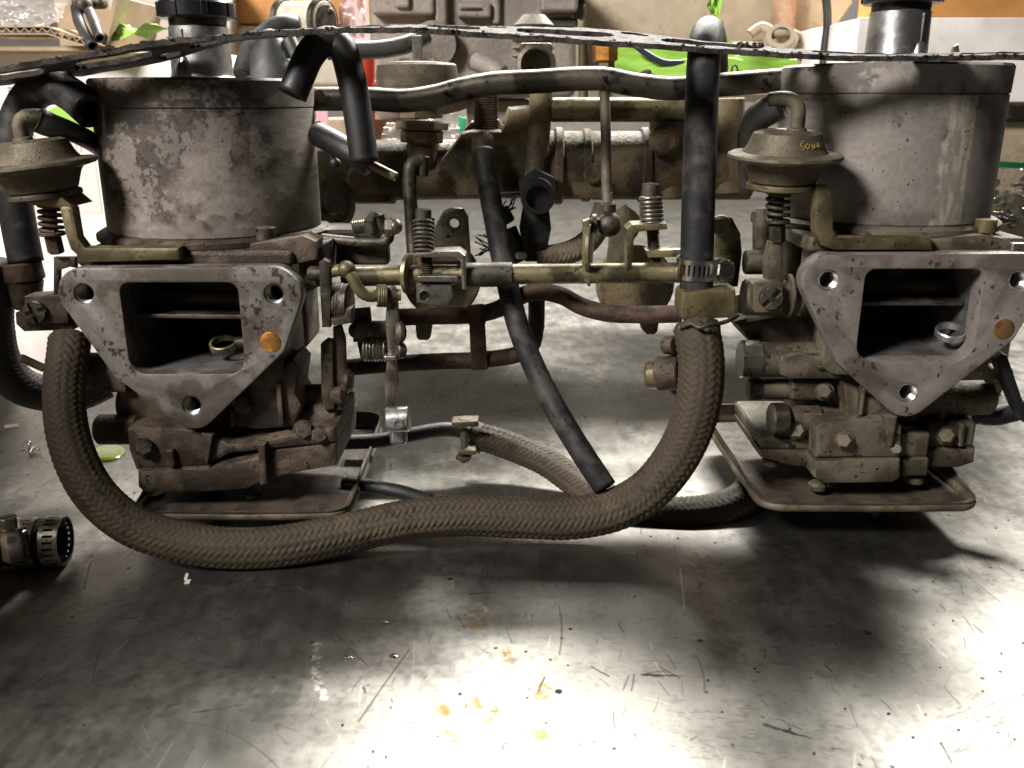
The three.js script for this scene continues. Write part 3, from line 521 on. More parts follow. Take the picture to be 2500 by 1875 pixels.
  const skirt = (() => {                                   // pressed wall round the floor, lower in front
    const c0 = V((tr[0] + tr[1]) / 2, 0, -50), pts = curveOf(per, true).getSpacedPoints(220), pos = [], idx = [];
    pts.forEach((q, i) => { const h = 2.2 + 5.2 * sm(0, -40, q.z), o = q.clone().sub(c0).setY(0).normalize(); for (const [d, y] of [[0.6, -1.6], [1.4 + h * 0.12, h], [0.2 + h * 0.12, h], [-0.6, -0.6]]) pos.push(q.x + o.x * d, ty + y, q.z + o.z * d); });
    for (let i = 0; i < 220; i++) for (let e = 0; e < 4; e++) { const A = i * 4 + e, B = i * 4 + (e + 1) % 4; idx.push(A, B, A + 4, B, B + 4, A + 4); }
    const g = new THREE.BufferGeometry(); g.setAttribute('position', new THREE.Float32BufferAttribute(pos, 3)); g.setIndex(idx); return fin(toCreasedNormals(g, 0.6));
  })();
  const lipN = (s, a) => 0.25 * (fbm((s % 400) / 400, a / 6.2832, 40, 3, 61) - 0.5) * 2;
  const tray = obj('drip_tray', fin(toCreasedNormals(fg, 0.5)), M.tray, c);
  obj('tray_lip', tube(curveOf(per, true), 2.0, { closed: true, seg: 420, rad: 12, disp: lipN }), M.dusty, tray);
  obj('tray_wall', skirt, M.tray, tray);
  obj('stud', [cyl(V(S.cx - 20, 0, -62), V(S.cx - 20, yb - 40, -62), 4), cyl(V(S.cx + 20, 0, -62), V(S.cx + 20, yb - 40, -62), 4), cyl(V(S.cx, 0, -20), V(S.cx, ty + 8, -20), 3)], M.darkSteel, c);
  return c;
}
carburetor({ left: true, x: -129.6, y: 105.3, cx: -131.4, top: 185.6, seam: P(500, 265, -15).y, neck: P(487, 62, -48).y, tray: 12.5, label: 'grimy brown stained carburetor joined to the tilted dusty vacuum capsule' });
carburetor({ left: false, x: 159.8, y: 110.6, cx: 162, top: 191.2, seam: P(2180, 228, -15).y, neck: P(2190, 24, -48).y, tray: 16.5, label: 'cleaner grey carburetor standing beside the white box and bagged parts' });

// ---------------------------------------------------------------- balance tube behind the carburetors
{
  const b = thing('balance_manifold', 'oily dark cast manifold tube running between both carburetors', 'manifold');
  const zc = -112, r = 14.4, p0 = P(700, 418, zc), p1 = P(1830, 405, zc);
  obj('main_tube', [cyl(p0, P(1330, 412, zc), 15, { r1: 14.2 }), cyl(P(1330, 404, zc), p1, 16.5), ppoly([[740, 372], [930, 360], [960, 500], [745, 500]], zc + 10, 24, 4)], M.oily, b);
  obj('tube_collar', [[742, 419, 17.5], [1352, 406, 18.6], [1420, 404, 17.6], [1560, 404, 18.2], [1700, 404, 18.6]].map(([px, py, rr2]) => lathe([[0, 0], [rr2 - 0.6, 0], [rr2, 0.8], [rr2, 3.6], [rr2 - 0.8, 4.4], [0, 4.4]], P(px, py, zc), V(1, 0, 0), 48)), M.oily, b);
  obj('tube_boss', [cyl(P(880, 430, zc), P(880, 436, zc + 20), 6.5, { ch: 1.4 }), cyl(P(1450, 420, zc), P(1450, 424, zc + 20), 5, { ch: 1.2 }), cyl(P(1620, 340, zc), P(1620, 344, zc + 22), 7, { ch: 1.6 }), ppoly([[1395, 440], [1500, 446], [1490, 490], [1400, 488]], zc + 17, 12, 3)], M.oily, b);
  obj('casting_step', [ppoly([[1060, 420], [1080, 385], [1108, 350], [1126, 324], [1150, 318], [1222, 318], [1232, 300], [1244, 264], [1300, 258], [1310, 470], [1120, 480]], zc + 17, 34, 3), ppoly([[1130, 318], [1150, 296], [1218, 292], [1230, 318]], zc + 2, 18, 2), ppoly([[1225, 300], [1240, 262], [1300, 256], [1306, 330]], zc + 12, 18, 2)], M.oily, b);
  obj('outlet_pipe', [cyl(P(1306, 470, -96), P(1322, 222, -96), 5.4), cyl(P(1300, 240, -96), P(1344, 236, -96), 4)], M.oily, b);
  obj('upper_tube', cyl(P(1345, 268, -98), P(1722, 268, -98), 5.6), M.zinc, b);
  obj('spigot', [lathe([[3, 0], [4.8, 0], [5.4, 4], [5, 8], [3, 8]], P(1178, 372, -84), V(0, 0.8, -0.6))], M.dusty, b);
  const nut = obj('plug_nut', hexa(P(1312, 462, -92), P(1312, 462, -80), 9.6, 6, 0.1), M.rubberBlack, b);
  obj('plug_cap', [lathe([[0, 5], [5.4, 5], [5.4, 9], [7.4, 9], [8, 8], [8, 0], [0, 0]], P(1312, 474, -82), V(0, -0.06, 1), 40)], M.rubberBlack, nut);
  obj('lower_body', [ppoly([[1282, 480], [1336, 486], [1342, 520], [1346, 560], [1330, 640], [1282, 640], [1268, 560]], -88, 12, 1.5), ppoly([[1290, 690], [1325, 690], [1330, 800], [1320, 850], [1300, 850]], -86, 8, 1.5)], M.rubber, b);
  obj('threaded_stem', threadRod(P(1186, 320, zc), P(1186, 232, zc), 6, 1.1, 0.5), M.rust, b);
  obj('side_port', [cyl(P(1635, 235, -108), P(1640, 480, -108), 10), cyl(P(1775, 240, -105), P(1770, 470, -105), 8.4), pbox(1700, 300, 1830, 330, -100, 20, 3)], M.oily, b);
  obj('end_flange', [lathe([[0, 0], [12, 0], [13, 1], [13, 3.6], [11, 4.4], [9.5, 4.4], [9.5, 3], [0, 3]], P(800, 500, -96), V(0.55, 0, 0.83), 40), cyl(P(775, 515, -110), P(810, 505, -92), 4)], M.steel, b);
  // diaphragm valve standing on the tube
  const v0 = P(1020, 228, -102);
  const dv = obj('diaphragm_valve', lathe([[0, 15.4], [8, 15.4], [8.4, 14.2], [17.4, 13.4], [18.6, 12.4], [19.6, 4], [19.4, 3], [23, 2.6], [23.2, 1], [19, 0.4], [12, -3], [0, -3]], v0, UP, 56, 0.5), M.dusty, dvParent());
  function dvParent() { return b; }
  const s0 = P(1030, 262, -100);
  obj('valve_stem', [hexa(P(1028, 250, -100), P(1030, 290, -100), 10.4), hexa(P(1030, 296, -100), P(1030, 316, -100), 12.6, 6, 0.5), hexa(P(1030, 318, -100), P(1030, 348, -100), 10.4, 12), cyl(P(1030, 346, -100), P(1030, 400, -100), 7)], M.oily, dv);
  obj('strap', pbox(1006, 86, 1030, 143, -110, 2, 0.5), M.steel, dv);
  obj('valve_rod', [tube([P(1030, 390, -84), P(1005, 402, -82), P(1000, 440, -80), P(1004, 520, -76), P(1010, 625, -70)], 3.2), cyl(P(1034, 380, -84), P(1030, 430, -84), 3)], M.darkSteel, dv);
}
// ---------------------------------------------------------------- pipes
{
  const z = -74;
  single('steel_pipe', 'bent grey steel pipe spanning between the two suction chambers', 'pipe', tube([P(690, 244, z - 8), P(770, 242, z), P(900, 242, z), P(985, 246, z), P(1060, 236, z), P(1130, 218, z), P(1210, 204, z), P(1310, 199, z), P(1400, 193, z), P(1475, 193, z), P(1550, 207, z), P(1640, 216, z), P(1750, 208, z), P(1930, 194, z)], 5.1, { rad: 28 }), M.pipe);
  const w = thing('coolant_pipe', 'brown rusty coolant pipe bend with flat clip strap between carburetors', 'pipe');
  obj('upper_run', tube([P(955, 775, -58), P(1060, 772, -58), P(1160, 768, -58), P(1215, 755, -56), P(1265, 726, -54), P(1310, 712, -52), P(1370, 722, -48), P(1420, 748, -45), P(1480, 764, -42), P(1560, 768, -40), P(1665, 766, -36)], 3.9, { rad: 24 }), M.rust, w);
  obj('lower_run', tube([P(842, 898, -58), P(960, 888, -58), P(1080, 882, -58), P(1180, 878, -58), P(1260, 866, -58), P(1296, 846, -60), P(1308, 800, -62), P(1310, 740, -66), P(1310, 660, -72)], 3.9, { rad: 24 }), M.rust, w);
  obj('clip_strap', [ppoly([[1144, 750], [1182, 746], [1190, 898], [1150, 900]], -52.4, 1.2, 0.3), cyl(P(1142, 770, -58), P(1184, 766, -58), 4.7), cyl(P(1150, 880, -58), P(1190, 878, -58), 4.7)], M.rust, w);
}
// ---------------------------------------------------------------- throttle linkage
{
  const t = thing('throttle_linkage', 'yellow zinc plated throttle shaft with levers and sprung adjusting screws', 'throttle linkage');
  const zs = -32;
  obj('shaft', [cyl(P(835, 676, zs), P(995, 672, zs), 4.2), cyl(P(990, 672, zs), P(1790, 664, zs), 4.3)], M.zinc, t);
  obj('sleeve', cyl(P(1136, 671, zs), P(1252, 670, zs), 5.2), M.darkSteel, t);
  // fork plate with adjusting screw, beside the grimy carburetor
  const ck = obj('clevis', [ppoly([[1012, 616], [1120, 612], [1136, 624], [1140, 708], [1128, 708], [1124, 640], [1110, 628], [1012, 630]], zs + 8, 12, 0.8), ppoly([[1015, 692], [1102, 692], [1104, 728], [1090, 748], [1018, 740]], zs + 6, 3, 0.5, [pcirc(1036, 722, zs + 6, 2.6)]), pbox(1018, 672, 1120, 690, zs + 8, 10, 1)], M.steel, t);
  obj('fork_plate', lathe([[4.4, 0], [8, 0], [8.6, 0.4], [8.6, 2], [8, 2.4], [4.4, 2.4]], P(992, 668, zs), V(1, 0, 0.25), 36), M.zinc, ck);
  const a0 = P(1034, 618, zs + 4), a1 = P(1034, 536, zs - 2);
  const as = obj('adjusting_screw', [threadRod(P(1046, 700, zs + 4), a1, 2.6, 0.9), slotHead(a1.clone(), UP, 3.4, 4.4, 1.1, 0.1)], M.darkSteel, t);
  obj('screw_spring', spring(a0, a1, 4.0, 0.72, 8), M.darkSteel, as);
  // second adjusting screw with bracket
  const b0 = P(1592, 548, -36), b1 = P(1588, 478, -38);
  const bs = obj('adjusting_screw', [threadRod(P(1600, 655, -36), b1, 2.8, 0.9), slotHead(b1.clone(), UP, 3.6, 5, 1.1, 0.05), hexa(P(1608, 662, -36), P(1608, 640, -36), 3.4)], M.darkSteel, t);
  obj('screw_spring', spring(b0, b1, 4.2, 0.85, 7), M.steel, bs);
  obj('screw_bracket', [ppoly([[1530, 560], [1544, 548], [1628, 545], [1630, 560], [1556, 566], [1548, 576], [1546, 640], [1528, 682], [1518, 690], [1530, 640]], -28, 12, 0.6), ppoly([[1578, 612], [1660, 608], [1720, 606], [1720, 626], [1584, 630]], -31, 9, 0.8)], M.zinc, t);
  obj('stop_disc', lathe([[0, 0], [9.5, 0], [10, 0.4], [10, 1.8], [9.5, 2.2], [0, 2.2]], P(1431, 606, zs), V(1, 0.02, 0.18), 40), M.zinc, t);
  obj('stop_tab', ppoly([[1424, 540], [1440, 534], [1442, 700], [1436, 700], [1430, 690], [1422, 680]], zs + 4, 5, 0.5), M.zinc, t);
  obj('ball_joint', [ball(P(1487, 548, -38), 5.3), cyl(P(1440, 546, -36), P(1470, 548, -37), 2.6), lathe([[0, 0], [4, 0], [4, 1.6], [0, 1.6]], P(1446, 546, -36), V(1, 0, 0)), lathe([[0, 0], [3.4, 0], [3.2, 3], [2.2, 4], [0, 4]], P(1485, 516, -40), UP)], M.darkSteel, t);
  obj('link_rod', [cyl(P(1484, 510, -40), P(1482, 470, -42), 2.6, { r1: 2.0 }), tube([P(1482, 476, -42), P(1480, 430, -44), P(1479, 330, -48), P(1476, 224, -52)], 2.2)], M.dusty, t);
  const gp = obj('guide_plate', [ppoly([[1482, 640], [1490, 560], [1510, 512], [1530, 500], [1555, 520], [1575, 545], [1540, 600], [1520, 650]], -56, 4, 0.8, [pcirc(1512, 530, -56, 3)])], M.dusty, t);
  obj('lug_plate', [ppoly([[1046, 640], [1058, 560], [1082, 516], [1100, 507], [1130, 508], [1143, 530], [1150, 640]], -64, 3.4, 1, [pcirc(1109, 546, -64, 3.2)]), lathe([[3.3, 0], [5.4, 0], [5, 0.8], [3.3, 0.8]], P(1109, 546, -64.2), V(0, 0, 1), 32)], M.steel, t);
  for (const [px, py, z] of [[1078, 676, -62], [1545, 690, -62]]) obj('butterfly_housing', [lathe([[0, 0], [17, 0], [18, 1], [18, 7], [17, 8], [0, 8]], P(px, py, z - 12), V(0.1, 0, 1), 56), ppoly(px < 1200 ? [[1012, 782], [1056, 782], [1050, 826], [1044, 832], [1022, 832], [1016, 824]] : [[1555, 760], [1612, 770], [1606, 812], [1598, 818], [1580, 818], [1568, 806]], z + 1, 8, 1.4)], M.oily, t);
  // cable stop arm
  const arm = [P(786, 582, -40), P(840, 588, -38), P(900, 592, -36), P(940, 590, -36), P(952, 576, -36), P(946, 562, -36), P(932, 552, -36), P(926, 526, -36)];
  obj('cable_arm', [tube(arm, 2.2, { rad: 10 }), pbox(785, 592, 948, 648, -42, 8, 1.5), pbox(760, 560, 930, 585, -52, 24, 2)], M.darkSteel, t);
  obj('cable_nut', [hexa(P(904, 546, -38), P(924, 548, -36), 5.4), threadRod(P(862, 556, -38), P(906, 550, -38), 3.2), hexa(P(940, 552, -35), P(962, 553, -35), 4), ball(P(963, 553, -35), 3.4)], M.steel, t);
  // levers next to the grimy carburetor
  obj('lever_plate', [ppoly([[778, 640], [790, 632], [803, 640], [808, 720], [806, 800], [786, 800], [780, 700]], -8, 5, 0.8), cyl(P(756, 668, -14), P(800, 668, -12), 3)], M.darkSteel, t);
  obj('side_plate', [ppoly([[782, 842], [796, 830], [812, 832], [816, 1000], [792, 1004], [784, 960]], -14, 5, 0.8), ppoly([[812, 800], [832, 796], [842, 830], [846, 985], [836, 1004], [818, 1000]], -16, 4, 0.8), cyl(P(822, 965, -16), P(846, 965, -12), 4)], M.castL, t);
  obj('coil_spring', [spring(P(806, 735, -16), P(838, 738, -16), 7, 0.9, 5), lathe([[0, 0], [7.6, 0], [8, 0.5], [8, 2.6], [7, 3], [0, 3]], P(838, 740, -16), V(1, 0, 0.1), 32), ppoly([[806, 778], [840, 772], [846, 752], [860, 752], [858, 790], [812, 796]], -6, 8, 0.8)], M.darkSteel, t);
  obj('link_bar', [tube([P(806, 664, -12), P(838, 660, -10), P(856, 672, -9), P(876, 706, -9), P(896, 722, -10), P(925, 722, -12), P(978, 720, -14)], 2.4), ball(P(846, 658, -10), 3.6), spring(P(922, 722, -12), P(944, 722, -13), 4, 0.7, 4)], M.brassDull, t);
  obj('drop_lever', [ppoly([[946, 704], [958, 698], [968, 706], [976, 800], [966, 880], [974, 925], [962, 995], [940, 1000], [938, 940], [946, 860], [940, 790]], -12, 3, 0.8), pbox(936, 868, 970, 882, -9, 5, 1)], M.steel, t);
  obj('ferrule', [cyl(P(944, 1024, -10), P(1000, 1022, -10), 5.4), ...[0].map(() => lathe([[1.6, 0], [2.4, 0], [2.2, 0.6], [1.6, 0.6]], P(972, 1034, -4.7), V(0, -0.2, 1), 24)), pbox(950, 1046, 992, 1090, -12, 6, 2)], M.machined, t);
  obj('step_plate', [ppoly([[858, 756], [902, 752], [906, 786], [954, 786], [958, 832], [862, 836]], -22, 3, 0.5), cyl(P(866, 806, -20), P(884, 806, -16), 3.4), ppoly([[870, 840], [900, 832], [944, 834], [950, 880], [880, 884]], -30, 10, 2)], M.darkSteel, t);
  obj('coil_spring', spring(P(890, 850, -24), P(946, 850, -24), 5, 0.8, 7), M.steel, t);
  obj('pivot_bolt', [cyl(P(836, 930, -12), P(862, 932, -12), 5.2, { ch: 1.8 }), cyl(P(960, 812, -12), P(986, 812, -14), 5, { ch: 1.6 }), cyl(P(966, 856, -12), P(986, 856, -14), 3.4)], M.darkSteel, t);
  obj('bent_plate', [ppoly([[1752, 545], [1770, 526], [1788, 532], [1808, 570], [1812, 620], [1802, 700], [1745, 705], [1744, 600]], -44, 3, 0.6), cyl(P(1760, 548, -44), P(1760, 552, -36), 4.2, { ch: 1.2 })], M.zinc, t);
}
// ---------------------------------------------------------------- rubber hoses and fittings
const hose = (name, label, pts, r, m = M.rubber, bore, group) => single(name, label, 'hose', tube(pts, r, { rad: 30, bore }), m, group);
hose('rubber_hose', 'slim black rubber hose dropping diagonally from manifold spigot to braided hose', [P(1178, 366, -82), P(1186, 420, -78), P(1206, 530, -68), P(1232, 660, -54), P(1266, 800, -40), P(1325, 940, -24), P(1400, 1072, -8), P(1478, 1192, 4)], 4.9, M.rubber, 3);
{
  const h = hose('rubber_hose', 'thick upright black rubber hose held by shiny worm clamp', [P(1700, 714, -17), P(1702, 600, -20), P(1708, 400, -28), P(1714, 220, -36), P(1720, 120, -42), P(1726, 86, -52), P(1732, 84, -70), P(1740, 120, -90), P(1742, 170, -100)], 6.7, M.rubber, 4.6);
  const c = thing('hose_clamp', 'shiny slotted worm clamp with hexagon screw on the upright hose', 'hose clamp');
  const cp = P(1698, 654, -18.5);
  obj('band', clampBand(cp, V(0.03, 1, 0.02), 7.2, 8.4, 24, 0, Math.PI * 2, 0.075), M.chrome, c);
  obj('screw_housing', [rbox(cp.x + 6, cp.y - 3.6, -22, cp.x + 13, cp.y + 3.8, -13, 1.6, [0, 0.5, 0])], M.chrome, c);
  obj('clamp_screw', [hexa(P(1752, 660, -15), P(1774, 660, -9), 4.3), lathe([[0, 0], [5, 0], [5, 0.8], [0, 0.8]], P(1752, 660, -15), V(0.5, 0, 0.8))], M.chrome, c);
  const f = thing('brass_tee', 'dirty rectangular brass fitting under the upright hose clamp', 'pipe fitting');
  obj('block', [ppoly([[1664, 720], [1672, 712], [1796, 706], [1800, 738], [1798, 776], [1668, 782], [1660, 760]], -9, 15, 1.2)], M.brassDull, f);
  obj('nipple', [cyl(P(1697, 716, -17), P(1698, 676, -18), 4.4), hexa(P(1700, 780, -16), P(1704, 812, -10), 6), threadRod(P(1798, 742, -31), P(1830, 742, -31), 4)], M.brassDull, f);
  obj('tie_wire', [tube([P(1660, 800, -1), P(1690, 790, 3), P(1706, 800, 6), P(1722, 796, 6), P(1770, 786, 2), P(1800, 770, -6)], 0.9, { rad: 8 })], M.darkSteel, f);
  const bj = thing('banjo_fitting', 'small corroded banjo union with brass bolt beside braided hose', 'pipe fitting');
  obj('bolt', [cyl(P(1578, 915, -28), P(1612, 915, -26), 6, { ch: 1 })], M.brassDull, bj);
  obj('ring', [cyl(P(1605, 912, -26), P(1660, 910, -22), 7.4), cyl(P(1624, 842, -26), P(1650, 842, -22), 4), pbox(1640, 845, 1680, 970, -24, 14, 3)], M.castL, bj);
}
hose('rubber_hose', 'fat arched black hose rising beside tilted capsule with cut end', [P(64, 640, -34), P(48, 560, -36), P(34, 470, -38), P(30, 370, -40), P(44, 290, -42), P(84, 226, -42), P(130, 212, -40), P(172, 230, -34), P(222, 272, -26)], 6.9, M.rubber, 4.4);
hose('vacuum_hose', 'thin black vacuum hose from tilted capsule pipe to grimy chamber', [P(92, 292, -16), P(118, 304, -18), P(170, 320, -24), P(230, 350, -42), P(270, 385, -70), P(300, 420, -100)], t => 4.9 - 1.0 * sm(0, 0.16, t), M.rubberGrey);
hose('vacuum_hose', 'thin black vacuum hose curling behind capsule beside cleaner chamber', [P(1906, 256, -20), P(1882, 268, -22), P(1852, 286, -30), P(1836, 320, -44), P(1832, 380, -62), P(1836, 440, -80)], 5.6, M.rubberGrey);
hose('rubber_hose', 'black hose bent like a hook over grimy chamber edge', [P(714, 232, -14), P(735, 180, -16), P(758, 132, -18), P(784, 106, -20), P(812, 102, -22), P(837, 122, -22), P(855, 178, -22), P(874, 280, -20), P(890, 396, -18)], 5.6, M.rubberBlack, 3.2);
{
  const s = thing('hose_stub', 'short black hose stub pushed on thin brass pipe', 'hose');
  obj('stub', tube([P(776, 328, -40), P(820, 350, -32), P(860, 374, -26), P(906, 402, -24)], 4.9, { rad: 24, bore: 2.4 }), M.rubberBlack, s);
  obj('brass_pipe', tube([P(880, 388, -25), P(910, 404, -24), P(966, 432, -22)], 1.9, { rad: 16, bore: 1.3 }), M.brassDull, s);
  obj('ball_stud', [ball(P(818, 398, -34), 2.4), cyl(P(818, 396, -34), P(806, 372, -34), 1.2), tube([P(776, 300, -42), P(784, 326, -40), P(800, 336, -36)], 1.4)], M.rubberBlack, s);
}
{ // fitting at the foot of the fat arched hose
  const f = thing('hose_fitting', 'rusty stepped fitting under the fat arched hose', 'pipe fitting');
  obj('collar', lathe([[0, 0], [8, 0], [8.4, 0.6], [8.2, 7.2], [7.6, 8], [0, 8]], P(60, 684, -34), V(-0.08, 1, 0), 32), M.rust, f);
  obj('taper', cyl(P(60, 682, -34), P(66, 752, -34), 7.4, { r1: 5.6 }), M.darkSteel, f);
}
// braided hoses
const BR = braidDisp(16, 2.7, 0.85);
{
  const F = [[1700, 800, -8], [1706, 830, -4], [1712, 880, 0], [1708, 960, 4], [1684, 1050, 5], [1642, 1130, 6], [1580, 1200, 6], [1500, 1244, 6], [1400, 1264, 6], [1260, 1263, 6], [1130, 1258, 7], [1000, 1268, 10], [850, 1300, 16], [700, 1330, 22], [560, 1338, 24], [430, 1320, 23], [318, 1280, 21], [232, 1206, 17], [182, 1112, 11], [160, 1020, 4], [158, 940, -2], [166, 870, -8], [170, 830, -14]].map(q => P(...q));
  const b = thing('braided_hose', 'long dusty cloth braided fuel hose drooping across bench between carburetors', 'hose', 'cloth braided hoses');
  obj('braid', tube(F, t => 9.0 - 1.0 * sm(0.1, 0.6, t), { step: 0.62, rad: 128, disp: (s, a) => BR(s, a) * (0.55 + 0.9 * fbm(s / 620, a / 6.2832, 24, 3, 631)) + 0.9 * (fbm(s / 620, a / 6.2832, 14, 3, 641) - 0.5) }), M.braid, b);
  obj('end_ferrule', [lathe([[6, 0], [8.6, 0], [9, 1], [8.6, 2.6], [6, 2.6]], P(1704, 806, -7), V(0, 1, -0.2), 32)], M.rust, b);
  const b2 = thing('braided_hose', 'short cloth braided hose with ear clamp ending under drop hose', 'hose', 'cloth braided hoses');
  const BR2 = braidDisp(12, 2.6, 0.75);
  obj('braid', tube([P(1176, 1068, -66), P(1206, 1076, -64), P(1262, 1096, -60), P(1336, 1128, -52), P(1400, 1172, -42), P(1452, 1206, -32), P(1530, 1236, -24), P(1620, 1254, -20), P(1720, 1252, -20), P(1800, 1228, -26), P(1850, 1180, -44)], t => 6.6 + 1.6 * sm(0, 1, t), { step: 0.62, rad: 104, disp: (s, a) => BR2(s, a) * (0.55 + 0.9 * fbm(s / 620, a / 6.2832, 24, 3, 651)) + 0.9 * (fbm(s / 620, a / 6.2832, 14, 3, 661) - 0.5) }), M.braid, b2);
  const cl = thing('hose_clamp', 'dusty ear clamp with vertical bolt on short braided hose', 'hose clamp');
  obj('band', [lathe([[6.6, 0], [7.4, 0], [7.4, 7], [6.6, 7]], P(1150, 1062, -68), V(0.94, -0.3, 0.1), 36), pbox(1102, 1030, 1168, 1044, -52, 9, 0.8, [0, 0, 0.05]), pbox(1118, 1100, 1162, 1112, -52, 9, 0.8)], M.dusty, cl);
  obj('clamp_bolt', [cyl(P(1134, 1046, -57), P(1132, 1128, -57), 1.9), hexa(P(1132, 1110, -57), P(1132, 1122, -57), 4), cyl(P(1138, 1034, -57), P(1138, 1020, -57), 4.4, { ch: 1.6 })], M.dusty, cl);
  single('rubber_hose', 'thin grey rubber hose lying behind ear clamp and ferrule', 'hose', tube([P(1150, 1056, -68), P(1090, 1048, -66), P(1010, 1060, -62), P(930, 1075, -60), P(840, 1080, -60)], 3.6, { rad: 20 }), M.rubberGrey);
  single('rubber_hose', 'thin dark tube lying on bench beside the grimy drip tray', 'hose', tube([P(840, 1178, -28), P(900, 1186, -24), P(980, 1202, -18), P(1050, 1224, -8)], 3.2, { rad: 20 }), M.rubberBlack);
  const b3 = thing('braided_hose', 'black sooty braided hose looping at the frame edge near grimy carburetor', 'hose', 'cloth braided hoses');
  obj('braid', tube([P(-30, 640, -30), P(-20, 720, -32), P(-16, 800, -34), P(2, 880, -38), P(46, 938, -42), P(110, 960, -50), P(190, 960, -58), P(260, 930, -64)], 8.2, { step: 0.8, rad: 96, disp: braidDisp(14, 2.6, 0.5) }), M.braidDark, b3);
  const b4 = thing('braided_hose', 'pale rope like braided hose curving behind the throttle shaft', 'hose', 'cloth braided hoses');
  obj('braid', tube([P(1478, 505, -100), P(1466, 540, -98), P(1440, 585, -96), P(1400, 612, -94), P(1350, 626, -92), P(1310, 630, -92)], 5.6, { step: 0.5, rad: 90, disp: braidDisp(10, 2.2, 0.6) }), M.rope, b4);
}
{ // frayed cable end behind the drop hose
  const f = thing('frayed_cable', 'black cable with frayed wire strands behind the drop hose', 'cable');
  obj('cable_end', [cyl(P(1235, 560, -96), P(1268, 640, -94), 5.4), cyl(P(1240, 545, -96), P(1222, 510, -96), 4)], M.rubberBlack, f);
  const st = []; for (let k = 0; k < 26; k++) { const u = k < 15; const s = u ? P(1228 + rr(-12, 14), 522 + rr(-8, 10), -94) : P(1205 + rr(-6, 8), 600 + rr(-14, 14), -94); const e = u ? P(1220 + rr(-22, 40), 488 + rr(-14, 20), -94 + rr(-6, 6)) : P(1166 + rr(-10, 18), 588 + rr(-34, 40), -94 + rr(-6, 6)); st.push(tube([s, s.clone().lerp(e, 0.5).add(V(rr(-1, 1), rr(-1, 1), 0)), e], 0.35, { seg: 5, rad: 5 })); }
  obj('wire_strands', st, M.darkSteel, f);
  obj('marker_sleeve', pbox(1258, 618, 1286, 634, -86, 5, 1.5), new THREE.MeshStandardMaterial({ color: 0xb9b4a8, roughness: 0.7 }), f);
}
{ // loose hose with worm clamps lying at the frame edge
  const c0 = onBench(-60, 1332, 9.6), c1 = onBench(150, 1318, 9.6); c1.z = c0.z - 4;
  const h = thing('rubber_hose', 'loose dark hose lying on bench with worm clamp on its end', 'hose');
  obj('hose_body', tube([c0, c0.clone().lerp(c1, 0.5), c1], 9, { rad: 36, bore: 6 }), M.rubber, h);
  const ax = c1.clone().sub(c0).normalize(), at = t => c0.clone().lerp(c1, t);
  const cl = thing('hose_clamp', 'worn steel worm clamp with fat screw barrel on loose hose', 'hose clamp');
  const k = at(0.62);
  obj('band', clampBand(k, ax, 9.3, 9, 30, 0, Math.PI * 2, 0.06), M.steel, cl);
  const q = k.clone().add(V(0, 3.5, 9.4));
  obj('screw_barrel', [lathe([[0, 0], [3.6, 0], [4.4, 0.8], [4.4, 10], [3.8, 11], [3.8, 13.6], [0, 13.6]], q.clone().add(V(0, -5, 1)), V(0.05, 1, 0), 28), rbox(q.x - 5, q.y - 5, q.z - 3, q.x + 5, q.y + 6, q.z + 1, 1.4), slotHead(q.clone().add(V(0, 8.4, 1)), V(0.05, 1, 0), 3.2, 4.5, 1)], M.chrome, cl);
  const c2 = thing('hose_clamp', 'narrow slotted clamp band round the open end of the loose hose', 'hose clamp');
  const e = at(0.95);
  obj('band', clampBand(e, ax, 9.3, 7, 24, 0, Math.PI * 2, 0.08), M.steel, c2);
}
// ---------------------------------------------------------------- rubber hose and lever at the picture's edge beside the cleaner carburetor
single('rubber_hose', 'dark rubber hose leaving the cleaner carburetor bowl sideways', 'hose', tube([P(2385, 1010, -26), P(2430, 1014, -26), P(2500, 996, -24), P(2580, 970, -22)], 4.6, { rad: 22 }), M.rubberBlack);
single('rubber_strap', 'flat black rubber strap hanging beside cleaner carburetor flange', 'strap', [ppoly([[2432, 876], [2448, 862], [2462, 868], [2520, 1040], [2500, 1032], [2482, 1000]], -8, 8, 1.4)], M.rubberBlack);
